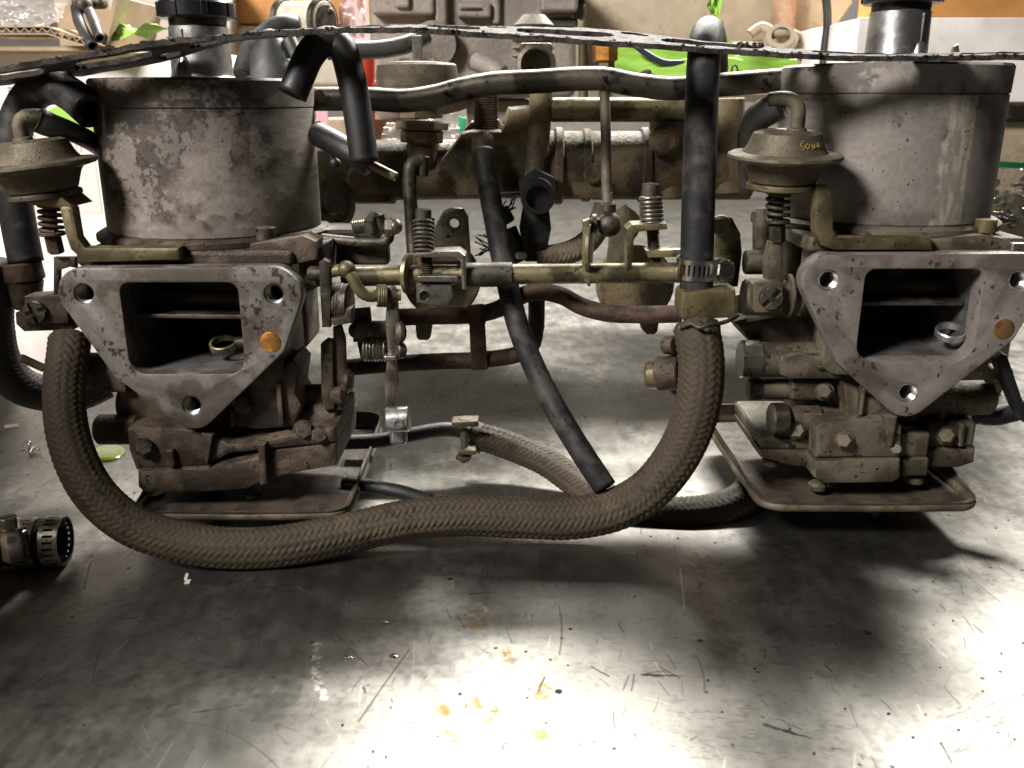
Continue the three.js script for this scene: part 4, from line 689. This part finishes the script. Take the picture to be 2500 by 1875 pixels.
// ---------------------------------------------------------------- gasket draped over both suction chambers
{
  const front = [[-60, 182], [0, 170], [120, 150], [250, 128], [420, 101], [560, 90], [740, 78], [900, 74], [1050, 76], [1150, 84], [1300, 94], [1500, 108], [1700, 121], [1900, 134], [2100, 143], [2300, 142], [2500, 140], [2570, 140]].map(([x, y]) => P(x, y, 2));
  const rear = [[-60, 214], [0, 204], [120, 190], [250, 172], [420, 140], [560, 100], [740, 82], [900, 70], [1050, 68], [1150, 70], [1300, 72], [1500, 80], [1700, 104], [1900, 122], [2100, 136], [2300, 138], [2500, 134], [2570, 134]].map(([x, y]) => P(x, y, -44));
  const cf = curveOf(front), cr = curveOf(rear), NU = 620, NV = 26, th = 1.9, top = [], bot = [];
  const edge = (u, s) => 0.05 * (fbm(u, 0.3, 60, 3, s) - 0.5);
  for (let i = 0; i <= NU; i++) for (let j = 0; j <= NV; j++) {
    const u = i / NU, a = cf.getPoint(u), b = cr.getPoint(u), v = j / NV, w = v + (j === 0 ? edge(u, 401) : j === NV ? edge(u, 407) : 0);
    const p = a.lerp(b, w); p.y += 0.55 * (fbm(u, v * 0.1, 90, 3, 411) - 0.5) + 0.5 * Math.sin(v * 3.1);
    top.push(p.clone().add(V(0, th / 2 + 0.35 * (fbm(u, v * 0.08, 120, 2, 421) - 0.5), 0))); bot.push(p.clone().add(V(0, -th / 2, 0)));
  }
  // openings: ports and stud holes
  const holes = []; for (let k = 0; k < 9; k++) { holes.push([0.075 + k * 0.107, 0.42, 0.036, 0.24]); holes.push([0.02 + k * 0.107, 0.72, 0.010, 0.15]); }
  const open = (i, j) => holes.some(([hu, hv, ru, rv]) => { const x = ((i + 0.5) / NU - hu) / ru, y = ((j + 0.5) / NV - hv) / rv; return x * x * x * x + y * y * y * y < 1; });
  const pos = [], q = (a, b, c, d) => { for (const p of [a, b, c, a, c, d]) pos.push(p.x, p.y, p.z); }, I = (i, j) => i * (NV + 1) + j;
  const solid = (i, j) => i >= 0 && j >= 0 && i < NU && j < NV && !open(i, j);
  for (let i = 0; i < NU; i++) for (let j = 0; j < NV; j++) {
    if (!solid(i, j)) continue;
    const a = I(i, j), b = I(i + 1, j), c = I(i + 1, j + 1), d = I(i, j + 1);
    q(top[a], top[b], top[c], top[d]); q(bot[d], bot[c], bot[b], bot[a]);
    if (!solid(i, j - 1)) q(bot[a], bot[b], top[b], top[a]);
    if (!solid(i, j + 1)) q(top[d], top[c], bot[c], bot[d]);
    if (!solid(i - 1, j)) q(bot[d], bot[a], top[a], top[d]);
    if (!solid(i + 1, j)) q(bot[b], bot[c], top[c], top[b]);
  }
  let g = new THREE.BufferGeometry(); g.setAttribute('position', new THREE.Float32BufferAttribute(pos, 3));
  g = toCreasedNormals(g, 0.7);
  const ga = thing('manifold_gasket', 'long torn black sealing gasket lying across both chamber tops', 'gasket');
  obj('plate', fin(g), M.gasket, ga);
  const cr2 = []; for (let k = 0; k < 120; k++) { const u = rr(0.02, 0.98), a = cf.getPoint(u).lerp(cr.getPoint(u), rr(-0.02, 0.06)); const s = rr(0.3, 0.9); const o = new THREE.TetrahedronGeometry(s, 0); o.rotateX(rr(0, 3)); o.rotateY(rr(0, 3)); o.scale(rr(1, 2.4), rr(0.6, 1.2), 1); o.translate(a.x, a.y + th / 2 + s * 0.15, a.z); cr2.push(fin(o)); }
  for (let k = 0; k < 26; k++) { const a = P(rr(1795, 1860), rr(104, 114), -2), s = rr(0.5, 1.5); const o = new THREE.TetrahedronGeometry(s, 0); o.rotateX(rr(0, 3)); o.rotateY(rr(0, 3)); o.translate(a.x, a.y, a.z); cr2.push(fin(o)); }
  const cm = obj('torn_crumbs', cr2, M.gasket, ga); cm.userData.kind = 'stuff';
}

// ---------------------------------------------------------------- behind the carburetors: boxes, bags, parts
const flat = (hex, rough = 0.8, x = {}) => new THREE.MeshPhysicalMaterial({ color: hex, roughness: rough, ...x });
const mottled = (a, b, c, s, tile, rough, bump = T.fine, bmm = 0.2) => mat(grime(a, b, c, { seed: s, n: 256, sk: 0.4 }), tile, rough, 0, bump, bmm, tile * 0.6);
const card = mottled([196, 140, 78], [184, 128, 68], [150, 100, 52], 501, 200, 0.95);
const cardDull = mottled([168, 146, 118], [150, 128, 102], [128, 108, 86], 507, 200, 0.95);
const white = mottled([244, 240, 234], [236, 231, 225], [216, 209, 202], 511, 300, 0.9);
const tan = mottled([176, 158, 132], [158, 140, 116], [134, 118, 96], 517, 300, 0.95, T.cast, 0.6);
const plastic = new THREE.MeshPhysicalMaterial({ color: 0xf4f0ea, roughness: 0.18, transmission: 0.75, thickness: 0, ior: 1.45, side: THREE.DoubleSide });
const lime = flat(0x93c04c, 0.6), limeDark = flat(0x5fa31c, 0.6);
const grey = mottled([140, 132, 122], [116, 108, 100], [84, 78, 72], 523, 120, 0.85, T.cast, 0.6);
const boardGrey = mottled([112, 108, 104], [98, 94, 90], [80, 76, 72], 519, 300, 0.95);
// a carton: four walls, a floor, open or closed top, each a panel with thickness
function carton(name, label, x0, y0, z0, x1, y1, z1, m, lid = true) {
  const b = thing(name, label, 'box'), t = 3;
  obj('front_panel', rbox(x0, y0, z1 - t, x1, y1, z1, 0.8), m, b); obj('back_panel', rbox(x0, y0, z0, x1, y1, z0 + t, 0.8), m, b);
  obj('side_panel', rbox(x0, y0, z0 + t + 0.1, x0 + t, y1, z1 - t - 0.1, 0.8), m, b); obj('side_panel', rbox(x1 - t, y0, z0 + t + 0.1, x1, y1, z1 - t - 0.1, 0.8), m, b);
  if (lid) obj('lid', rbox(x0 - 0.8, y1 + 0.1, z0 - 0.8, x1 + 0.8, y1 + t, z1 + 0.8, 0.8), m, b);
  return b;
}
function crumple(pts, nu, nv, amp, f, sd) {               // a sheet of thin film between four corners, crumpled
  const [A, B, C, D] = pts, pos = [], idx = [], cs = [];
  const nrm = B.clone().sub(A).cross(D.clone().sub(A)).normalize();
  for (let i = 0; i <= nu; i++) for (let j = 0; j <= nv; j++) {
    const u = i / nu, v = j / nv, p = A.clone().lerp(B, u).lerp(D.clone().lerp(C, u), v), k = (fbm(u * 0.5, v * 0.5, f, 4, sd) - 0.5) + 0.7 * Math.abs(fbm(u * 0.5, v * 0.5, f * 2, 2, sd + 3) - 0.5);
    p.addScaledVector(nrm, amp * k * 2); pos.push(p.x, p.y, p.z);
  }
  for (let i = 0; i < nu; i++) for (let j = 0; j < nv; j++) { const a = i * (nv + 1) + j, b = a + nv + 1; idx.push(a, b, a + 1, a + 1, b, b + 1); }
  let g = new THREE.BufferGeometry(); g.setAttribute('position', new THREE.Float32BufferAttribute(pos, 3)); g.setIndex(idx); g.computeVertexNormals();
  return fin(g);
}
function pillow(c, rx, ry, rz, amp, f, sd, seg = 64) {     // a bag: a flattened, crumpled closed surface standing on the bench
  const g = new THREE.SphereGeometry(1, seg, seg / 2), p = g.attributes.position;
  for (let i = 0; i < p.count; i++) {
    const x = p.getX(i), y = p.getY(i), z = p.getZ(i), n = fbm(0.5 + x * 0.24, 0.5 + y * 0.24 + z * 0.13, f, 4, sd) - 0.5, n2 = Math.abs(fbm(0.5 + z * 0.2 + y * 0.1, 0.5 + x * 0.3, f * 2, 3, sd + 7) - 0.5), k = 1 + amp * (n * 1.6 + n2 * 1.2);
    p.setXYZ(i, c.x + x * rx * k, Math.max(0.4, c.y + y * ry * k), c.z + z * rz * k);
  }
  g.computeVertexNormals(); return fin(g);
}
{ // unseen carton added to shade the grimy carburetor's low parts from the front lamp
  carton('added_shade_carton', 'added brown carton outside the picture shading the low parts of grimy carburetor', -400, 0, 10, -285, 225, 230, cardDull);
}
{ // back wall of the bench
  const o = single('back_board', 'grey painted board standing along the back of the bench', 'wall', rbox(-1250, 0, -1370, 1250, 480, -1350, 2), boardGrey, null, 'structure'); delete o.userData.category;
}
{ // white carton with printing at the grimy side
  const zf = -230, a = P(-80, 300, zf), e = P(545, 300, zf), top = P(200, 128, zf).y;
  carton('white_carton', 'white printed carton standing behind the grimy carburetor', a.x, 0, zf - 110, e.x, top, zf, white, false);
  const cvs = document.createElement('canvas'); cvs.width = 512; cvs.height = 512; const q = cvs.getContext('2d');
  q.fillStyle = '#e2dcd6'; q.fillRect(0, 0, 512, 512); q.fillStyle = '#8f8680'; q.font = 'bold 40px sans-serif';
  q.save(); q.translate(150, 20); q.rotate(Math.PI / 2); q.fillText('GEORGETOWN', 0, 0); q.restore(); q.save(); q.translate(60, 0); q.rotate(Math.PI / 2); q.fillText('GEORGETOWN', -60, 0); q.restore();
  q.font = '26px sans-serif'; for (let k = 0; k < 5; k++) { q.fillStyle = '#b9aea6'; q.fillRect(330 + k * 26, 120, 9, 250 - k * 24); }
  const tx = new THREE.CanvasTexture(cvs); tx.colorSpace = THREE.SRGBColorSpace;
  const pa = P(-10, 196, zf), pe = P(250, 520, zf), pg = new THREE.PlaneGeometry(pe.x - pa.x, pa.y - pe.y); pg.translate((pa.x + pe.x) / 2, (pa.y + pe.y) / 2, zf + 0.3);
  const box = things[things.length - 1]; obj('printed_label', fin(pg, true), new THREE.MeshStandardMaterial({ map: tx, roughness: 0.85 }), box);
}
{ // open cardboard tray with bagged parts
  const zf = -205, yb = P(100, 110, zf).y, a = P(-120, 80, zf), e = P(262, 100, zf);
  const b = thing('cardboard_tray', 'open corrugated cardboard flap box holding bagged parts on the white carton', 'box');
  obj('bottom', rbox(a.x, yb - 3, zf - 130, e.x, yb, zf - 8, 0.8), cardDull, b);
  const flute = []; const f0 = P(-60, 74, zf), f1 = P(115, 74, zf), f2 = P(205, 102, zf);
  const seg = (p, q2, n) => { for (let k = 0; k < n; k++) { const u = p.clone().lerp(q2, k / n), v = p.clone().lerp(q2, (k + 1) / n); flute.push(tube([u.clone().add(V(0, k % 2 ? 1.2 : -1.2, 0)), v.clone().add(V(0, k % 2 ? -1.2 : 1.2, 0))], 0.35, { seg: 2, rad: 5 })); } };
  seg(f0, f1, 16); seg(f1, f2, 10);
  obj('corrugation', flute, cardDull, b);
  const strip = (p, q2, dy) => { const g = new THREE.BoxGeometry(p.distanceTo(q2), 0.6, 40); g.rotateZ(Math.atan2(q2.y - p.y, q2.x - p.x)); const m2 = p.clone().lerp(q2, 0.5); g.translate(m2.x, m2.y + dy, m2.z - 19.6); return fin(g); };
  obj('liner', [strip(f0, f1, 1.9), strip(f0, f1, -1.9), strip(f1, f2, 1.9), strip(f1, f2, -1.9)], cardDull, b);
  const s0 = P(282, -10, zf - 4), s1 = P(252, 110, zf - 4);
  const g = new THREE.BoxGeometry(s0.distanceTo(s1), 2.4, 70); g.rotateZ(Math.atan2(s1.y - s0.y, s1.x - s0.x)); const mm = s0.clone().lerp(s1, 0.5); g.translate(mm.x, mm.y, zf - 40); obj('side_flap', fin(g), cardDull, b);
  obj('back_panel', rbox(a.x, yb, zf - 134, e.x + 6, yb + 80, zf - 130, 0.8), cardDull, b);
  const bag = thing('plastic_bag', 'clear crumpled plastic bag inside the cardboard flap box', 'bag');
  obj('film', [crumple([P(-60, 70, zf - 6), P(150, 70, zf - 6), P(165, -30, zf - 20), P(-60, -30, zf - 20)], 50, 30, 6, 6, 531)], plastic, bag);
  const leads = thing('rubber_boots', 'pair of grey rubber tube ends poking from cardboard flap box', 'tubes');
  obj('tube_end', tube([P(186, 20, zf - 30), P(196, 60, zf - 12), P(226, 112, zf + 2)], 3.2, { rad: 18, bore: 2.2 }), M.rubberGrey, leads);
  obj('tube_end', tube([P(214, 20, zf - 30), P(226, 46, zf - 14), P(244, 94, zf)], 3.0, { rad: 18, bore: 2 }), M.rubberGrey, leads);
  obj('metal_clip', [ball(P(205, 12, zf - 26), 5, 16), pbox(170, -10, 250, 20, zf - 30, 10, 3)], M.darkSteel, leads);
}
{ // brown cardboard and white lid behind
  const b = thing('cardboard_sheet', 'brown cardboard carton lying high behind the damper tube', 'box'); const z = -330;
  obj('panel', pbox(545, -60, 860, 60, z, 90, 2), card, b);
  single('grey_carton', 'pale carton side between cardboard flap box and damper neck', 'box', pbox(268, -60, 541, 150, -290, 60, 2), mottled([196, 184, 170], [184, 172, 158], [164, 152, 138], 539, 200, 0.9));
  single('grey_carton', 'pale grey carton lying under the brown cardboard', 'box', pbox(520, 62, 870, 210, z + 6, 80, 3), mottled([190, 180, 162], [176, 166, 150], [150, 140, 124], 541, 200, 0.9));
  single('blue_box', 'blue carton edge beside the damper cap', 'box', pbox(384, -40, 430, 30, -300, 40, 2), flat(0x3b62a6, 0.6));
  single('lime_tape', 'lime green tape strip folded behind the gasket', 'tape', crumple([P(262, 92, -215), P(420, 98, -215), P(372, 60, -226), P(285, 66, -226)], 24, 12, 8, 3, 543), lime);
  single('lime_sheet', 'lime green plastic sheet corner behind grimy carburetor', 'sheet', [ppoly([[115, 272], [150, 252], [260, 320], [258, 390], [190, 330]], -170, 2, 0.3)], lime);
  const pink = flat(0xd9a7b0, 0.7); single('pink_label', 'pale pink paper strip behind hooked hose', 'paper', pbox(772, 262, 800, 316, -150, 1.5, 0.3), pink);
  single('red_tube', 'red plastic tube standing behind the diaphragm valve', 'tube', [cyl(P(895, 120, -210), P(897, 330, -210), 4.6), cyl(P(875, 208, -210), P(920, 208, -210), 3)], flat(0xb8341e, 0.4));
  single('tan_carton', 'small tan carton behind the hooked black hose', 'box', pbox(770, 290, 960, 400, -220, 60, 2), mottled([176, 158, 130], [166, 148, 122], [140, 122, 98], 547, 120, 0.95));
}
{ // ignition coil like canister
  const s = thing('solenoid', 'silver cylinder with grey end rings lying behind gasket', 'cylinder'); const z = -190, p0 = P(690, 52, z - 14), p1 = P(796, 52, z), ax = p1.clone().sub(p0).normalize();
  obj('can', cyl(p0, p1, 10.5), mottled([216, 208, 190], [196, 186, 168], [150, 140, 120], 551, 40, 0.5), s);
  for (const t of [0.08, 0.92]) obj('end_ring', lathe([[9, -2], [11.6, -2], [12.2, -1.4], [12.2, 1.4], [11.6, 2], [9, 2]], p0.clone().lerp(p1, t), ax, 40), M.steel, s);
  obj('terminal', [cyl(p1.clone().addScaledVector(ax, -1), p1.clone().addScaledVector(ax, 0.6), 9), ball(p1.clone().add(V(3, 5, 2)), 1.8, 14), ball(p1.clone().add(V(2, -5, 4)), 1.8, 14)], M.darkSteel, s);
  single('rubber_hose', 'curved dark hose arching behind the grimy chamber', 'hose', tube([P(592, 190, -140), P(612, 130, -150), P(650, 84, -160), P(690, 62, -165), P(726, 66, -170)], 5.6, { rad: 22 }), M.rubberGrey);
  single('funnel_cone', 'dark grey cone shaped cap behind hooked black hose', 'cap', [lathe([[0, 0], [16, 0], [16, 2], [12, 14], [4, 26], [0, 27]], P(668, 205, -150), UP, 40), cyl(P(705, 96, -150), P(735, 165, -146), 4), ball(P(706, 160, -138), 3.4, 16)], M.rubberGrey);
  const bg = thing('plastic_bag', 'pinkish clear plastic bag hanging behind the hooked hose', 'bag'); obj('film', crumple([P(826, 108, -200), P(906, 108, -200), P(896, -40, -210), P(834, -40, -210)], 30, 40, 8, 5, 557), new THREE.MeshPhysicalMaterial({ color: 0xd8c4c6, roughness: 0.3, transmission: 0.4, thickness: 0, side: THREE.DoubleSide }), bg);
  single('rubber_hose', 'smooth grey hose passing behind gasket towards casting', 'hose', tube([P(800, 124, -150), P(880, 124, -152), P(950, 118, -156), P(1000, 106, -160), P(1040, 86, -166)], 4.6, { rad: 22 }), M.rubberGrey);
}
{ // gearbox-like casting
  const c = thing('engine_casting', 'large grey ribbed engine casting standing behind the gasket', 'engine part'); const z = -270;
  obj('case', [pbox(900, -80, 1410, 240, z, 90, 6), pbox(900, 240, 1300, 400, z - 20, 70, 6)], grey, c);
  for (const [x0, y0, x1, y1, f] of [[1062, -60, 1092, 130, 8], [905, -60, 1060, 36, 10], [1115, 4, 1200, 44, 9], [960, -60, 1000, 20, 14], [1200, -60, 1222, 60, 5], [1320, -60, 1412, 28, 16]]) obj('rib', pbox(x0, y0, x1, y1, z + f, f + 6, 2.4), grey, c);
  obj('slot', pbox(1124, 18, 1178, 26, z + 10, 4, 1.6), M.darkSteel, c);
  for (const [px, py] of [[1103, 110], [1416, 30], [1412, 0]]) obj('bolt', hexa(P(px, py, z + 2), P(px, py, z + 9), 5), M.darkSteel, c);
  obj('boss', [cyl(P(1060, 108, z), P(1060, 108, z + 12), 14), tube([P(1155, 148, z + 8), P(1190, 160, z + 12), P(1225, 182, z + 16)], 6)], grey, c);
  obj('dark_recess_block', pbox(1340, 44, 1412, 70, z + 6, 10, 2), M.rubberGrey, c);  // dark block stands in for a shaded recess of the casting
  const bt = thing('bellows', 'grey ribbed rubber bellows with pale cone top behind gasket', 'bellows'); const bp = P(1303, 80, -200);
  const pr = [[0, -14]]; for (let k = 0; k < 4; k++) pr.push([9.6, -14 + k * 4.2], [12.4, -12.6 + k * 4.2], [12.4, -11.2 + k * 4.2], [9.6, -10 + k * 4.2]); pr.push([11.4, 4], [6, 9.4], [0, 9.8]);
  obj('pleats', lathe(pr, bp, UP, 40, 0.4), mottled([132, 124, 112], [116, 108, 98], [90, 84, 76], 561, 60, 0.9), bt);
  const pu = thing('pipe_union', 'round zinc pipe union with square flange behind bent pipe', 'pipe fitting');
  obj('flange_plate', pbox(1268, 104, 1348, 176, -132, 6, 1.5), M.brassDull, pu); obj('union_ring', lathe([[6, 0], [9.4, 0], [9.8, 1], [9.8, 6], [9, 8], [9.4, 9], [9.4, 13], [7.6, 13.4], [7.2, 3]], P(1308, 162, -130), V(0, 0.05, 1), 44), M.steel, pu); 
  const bu = thing('brass_union', 'orange brass hex union standing behind the gasket', 'pipe fitting');
  obj('nut', hexa(P(1477, 150, -130), P(1477, 110, -130), 6.4), M.brass, bu); obj('neck', [hexa(P(1478, 178, -130), P(1478, 146, -130), 4.6), cyl(P(1478, 240, -130), P(1478, 170, -130), 3.4)], M.brassDull, bu);
  single('support_rod', 'thin zinc rod standing beside the brass union', 'rod', [cyl(P(1424, 250, -126), P(1424, 74, -126), 2.4), lathe([[0, 0], [6, 0], [6, 1.6], [0, 1.6]], P(1420, 76, -126), UP)], M.brassDull);
}
{ // beige tank with pipe
  const z = -330, t = thing('beige_tank', 'big beige plastic tank behind the upright hose', 'tank');
  const bg = mottled([186, 172, 148], [172, 158, 134], [146, 132, 110], 571, 200, 0.8);
  obj('shell', [ppoly([[1430, -120], [2100, -120], [2092, 10], [2040, 84], [1990, 130], [1940, 200], [1500, 240], [1430, 200]], z, 140, 10), lathe([[0, -26], [30, -26], [36, -20], [36, -6], [28, 4], [14, 8], [0, 8]], P(1830, 130, z + 30), V(0, 1, 0.2), 48)], bg, t);
  obj('spout', [lathe([[6, -4], [10, -4], [11, 0], [9, 6], [6, 6]], P(1905, 100, z + 46), V(-0.2, 0.5, 0.8), 32), tube([P(1830, 84, z + 40), P(1860, 66, z + 40), P(1890, 78, z + 44), P(1930, 82, z + 42), P(1960, 96, z + 30)], 3.2)], bg, t);
  obj('pipe', cyl(P(1915, -80, z + 10), P(1916, 92, z + 10), 8.4), mottled([190, 156, 128], [172, 138, 112], [130, 100, 80], 577, 60, 0.8), t);
  single('rubber_hose', 'thin grey hose coming down beside beige tank', 'hose', tube([P(2008, -60, -240), P(2018, 10, -240), P(2020, 60, -240), P(2012, 130, -240), P(2004, 260, -240)], 2.5, { rad: 14 }), M.rubberGrey);
  single('rubber_hose', 'blue black wire curving behind gasket and upright hose', 'wire', tube([P(1550, 110, -150), P(1580, 132, -150), P(1620, 152, -150), P(1668, 154, -152)], 1.6, { rad: 10 }), flat(0x2c2f45, 0.5));
  const bag = thing('lime_bag', 'lime green bag with black marker scribble behind upright hose', 'bag');
  obj('bag_body', crumple([P(1490, 196, -150), P(1950, 196, -150), P(1945, 116, -160), P(1510, 116, -160)], 50, 30, 5, 4, 581), lime, bag);
  obj('marker_scribble', tube([P(1786, 178, -146), P(1788, 164, -146), P(1795, 158, -146), P(1800, 166, -146), P(1799, 180, -146)], 0.5, { rad: 6 }), M.rubberBlack, bag);
  const tag = thing('lime_tag', 'twisted lime green tape tag standing above upright hose', 'tape'); 
  obj('ribbon', [crumple([P(1722, 22, -120), P(1752, 52, -118), P(1770, -20, -122), P(1740, -16, -122)], 14, 14, 4, 3, 587), crumple([P(1750, 46, -118), P(1790, 112, -116), P(1780, 112, -117), P(1764, 50, -119)], 10, 20, 2, 3, 589)], lime, tag);
  single('metal_clip', 'small folded tan metal clip behind bent pipe', 'clip', [pbox(1560, 170, 1592, 186, -140, 8, 1.5, [0, 0, 0.3])], M.dusty);
}
{ // white carton with cardboard lid at the clean side
  const zf = -190, a = P(2086, 150, zf), e = P(2600, 150, zf), top = P(2400, 42, zf), bot = P(2400, 250, zf);
  const b = thing('white_carton', 'bright white carton with orange cardboard top behind the cleaner carburetor', 'box');
  obj('front_panel', rbox(a.x, bot.y, zf - 3, e.x, top.y, zf, 0.8), white, b); obj('body', rbox(a.x, bot.y, zf - 120, e.x, top.y - 0.5, zf - 3.2, 0.8), white, b);
  obj('cardboard_top', rbox(P(2250, 40, zf).x, top.y + 0.2, zf - 100, e.x, top.y + 26, zf - 6, 1), card, b);
  single('metal_pan', 'dark grey pan edge carrying the bright white carton', 'pan', [rbox(a.x - 20, P(2400, 292, zf).y, zf - 130, e.x, bot.y - 0.3, zf + 4, 2)], M.darkSteel);
  single('tan_carton', 'tan carton supporting the dark grey pan', 'box', [rbox(a.x - 10, 0, zf - 110, e.x, P(2400, 292, zf).y - 0.3, zf - 4, 2)], tan);
  single('angle_tab', 'small pointed metal tab standing on gasket before white carton', 'tab', ppoly([[2324, 128], [2330, 112], [2340, 107], [2344, 128]], -60, 2, 0.4), M.steel);
  const bag = thing('plastic_bag', 'clear zip bag of small parts with green seal lying beside cleaner carburetor', 'bag');
  const z2 = -160, bc = P(2560, 480, z2);
  obj('film', crumple([P(2380, 540, z2 + 30), P(2640, 560, z2 + 30), P(2640, 400, z2), P(2395, 392, z2)], 50, 40, 10, 6, 593), plastic, bag);
  obj('zip_seal', [ppoly([[2390, 392], [2620, 402], [2620, 418], [2392, 406]], z2 + 4, 1.2, 0.3)], flat(0x1f9a63, 0.45), bag);
  const bits = thing('loose_hardware', 'heap of small dark metal parts inside the clear zip bag', 'hardware'); const gs = [];
  for (let k = 0; k < 40; k++) { const p = P(rr(2400, 2600), rr(440, 545), z2 + rr(-14, 10)); gs.push(k % 3 ? hexa(p, p.clone().add(V(rr(-4, 4), rr(-3, 3), rr(-4, 4))), rr(2, 4)) : tube([p, p.clone().add(V(rr(-8, 8), rr(-3, 3), 0)), p.clone().add(V(rr(-12, 12), rr(-5, 5), 3))], rr(1, 2.4), { seg: 6, rad: 8 })); }
  const hb = obj('small_parts', gs, M.steel, bits); hb.userData.kind = 'stuff';
  single('lime_tape', 'lime green scrap lying under the clear zip bag', 'tape', crumple([P(2400, 520, -180), P(2600, 500, -180), P(2600, 470, -190), P(2420, 480, -190)], 16, 10, 4, 3, 597), lime);
}
{ // clear bag between
  const bag = thing('plastic_bag', 'clear shiny zip bag behind the diaphragm valve stem', 'bag'); 
  obj('film', [crumple([P(925, 380, -170), P(1150, 390, -170), P(1140, 280, -182), P(945, 300, -178)], 40, 30, 8, 6, 601)], plastic, bag);
  obj('zip_seal', ppoly([[1118, 284], [1140, 290], [1130, 330], [1122, 320]], -168, 1.2, 0.3), flat(0x1f9a63, 0.45), bag);
}
// ---------------------------------------------------------------- crumbs, drops and scraps on the bench
{
  const scrap = (px, py, w, d, turn) => { const p = onBench(px, py, 0.25); const g = new THREE.BoxGeometry(w, 0.3, d); g.rotateY(turn); g.translate(p.x, p.y, p.z); return fin(g); };
  single('paper_scrap', 'small white paper square on the bench beside sooty hose', 'scrap', scrap(28, 1040, 7, 6, 0.5), flat(0xe9e2d0, 0.9));
  single('paper_scrap', 'thin pale sliver lying in front of the drooping braided hose', 'scrap', [scrap(455, 1408, 1.2, 5, 0.2), scrap(458, 1420, 2, 3, 0.1)], flat(0xcfc8b8, 0.9));
  const p = onBench(258, 1108, 0);
  const g = new THREE.SphereGeometry(1, 40, 20); const q = g.attributes.position; for (let i = 0; i < q.count; i++) { const a = Math.atan2(q.getZ(i), q.getX(i)), k = 1 + 0.12 * Math.sin(a * 2 + 1) + 0.07 * Math.sin(a * 3); q.setXYZ(i, p.x + q.getX(i) * 9.5 * k, Math.max(0.05, 0.1 + q.getY(i) * 2.4), p.z + q.getZ(i) * 13 * k); } g.computeVertexNormals();
  single('green_puddle', 'glossy yellow green coolant puddle on the bench under grimy bowl', 'puddle', fin(g), flat(0x6b7812, 0.2, { clearcoat: 0.6 }));
  const sw = []; for (let k = 0; k < 5; k++) { const c = onBench(82 + rr(-12, 12), 1092 + rr(-10, 10), 1.6); sw.push(spring(c, c.clone().add(V(rr(-4, 4), rr(0, 1.4), rr(-3, 3))), rr(0.8, 1.5), 0.3, 2)); }
  single('metal_swarf', 'curl of shiny metal swarf on bench near sooty hose', 'swarf', sw, M.chrome);
  const dr = [[940, 1520, 1.6], [850, 1605, 2.0], [962, 1602, 1.5]]; 
  for (const [px, py, r] of dr) { const c = onBench(px, py, 0); single('water_drop', 'small clear drop on the bench in front of the braided hose', 'drop', lathe([[0, 0.5], [r * 0.6, 0.42], [r * 0.92, 0.2], [r, 0.02], [0, 0.01]], c, UP, 28, 1.2), new THREE.MeshPhysicalMaterial({ color: 0xffffff, roughness: 0.03, transmission: 1, ior: 1.33, thickness: 0.001 }), 'clear drops on the bench'); }
  const cr = []; for (let k = 0; k < 60; k++) { const c = onBench(rr(20, 2480), rr(1000, 1870), 0.3), s = rr(0.18, 0.5); const o = new THREE.IcosahedronGeometry(s, 0); o.scale(rr(0.7, 1.8), 0.6, rr(0.7, 1.4)); o.rotateY(rr(0, 3)); o.translate(c.x, s * 0.5, c.z); cr.push(fin(o)); }
  const s = single('dirt_crumbs', 'dark dirt crumbs scattered over the steel bench top', 'dirt', cr, M.darkSteel, null, 'stuff');
}
// ---------------------------------------------------------------- lamps above the bench, outside the picture
LAMPS.forEach((L, i) => {
  const t = thing('ceiling_lamp', ['lamp panel hung above the back of the bench behind the manifold', 'lamp panel hung above the back of the bench behind the white carton', 'square work lamp panel hung in front of the bench'][i], 'lamp');
  const w = L.w * 1000, h = L.h * 1000, m = new THREE.Matrix4().lookAt(V(...L.at), V(...L.aim), UP).setPosition(V(...L.at).multiplyScalar(1000));
  obj('housing', fin(new RoundedBoxGeometry(w + 30, h + 30, 40, 2, 6).translate(0, 0, 32).applyMatrix4(m)), flat(0xd8d8d4, 0.5), t);
  const e = new THREE.MeshStandardMaterial({ color: 0xffffff, roughness: 0.9, emissive: new THREE.Color().setRGB(...L.c), emissiveIntensity: 1.5 });
  obj('diffuser', fin(new THREE.BoxGeometry(w, h, 6).translate(0, 0, 8).applyMatrix4(m)), e, t);
});

settle();
for (const l of lampLights) l.castShadow = true;
renderer.render(scene, camera);
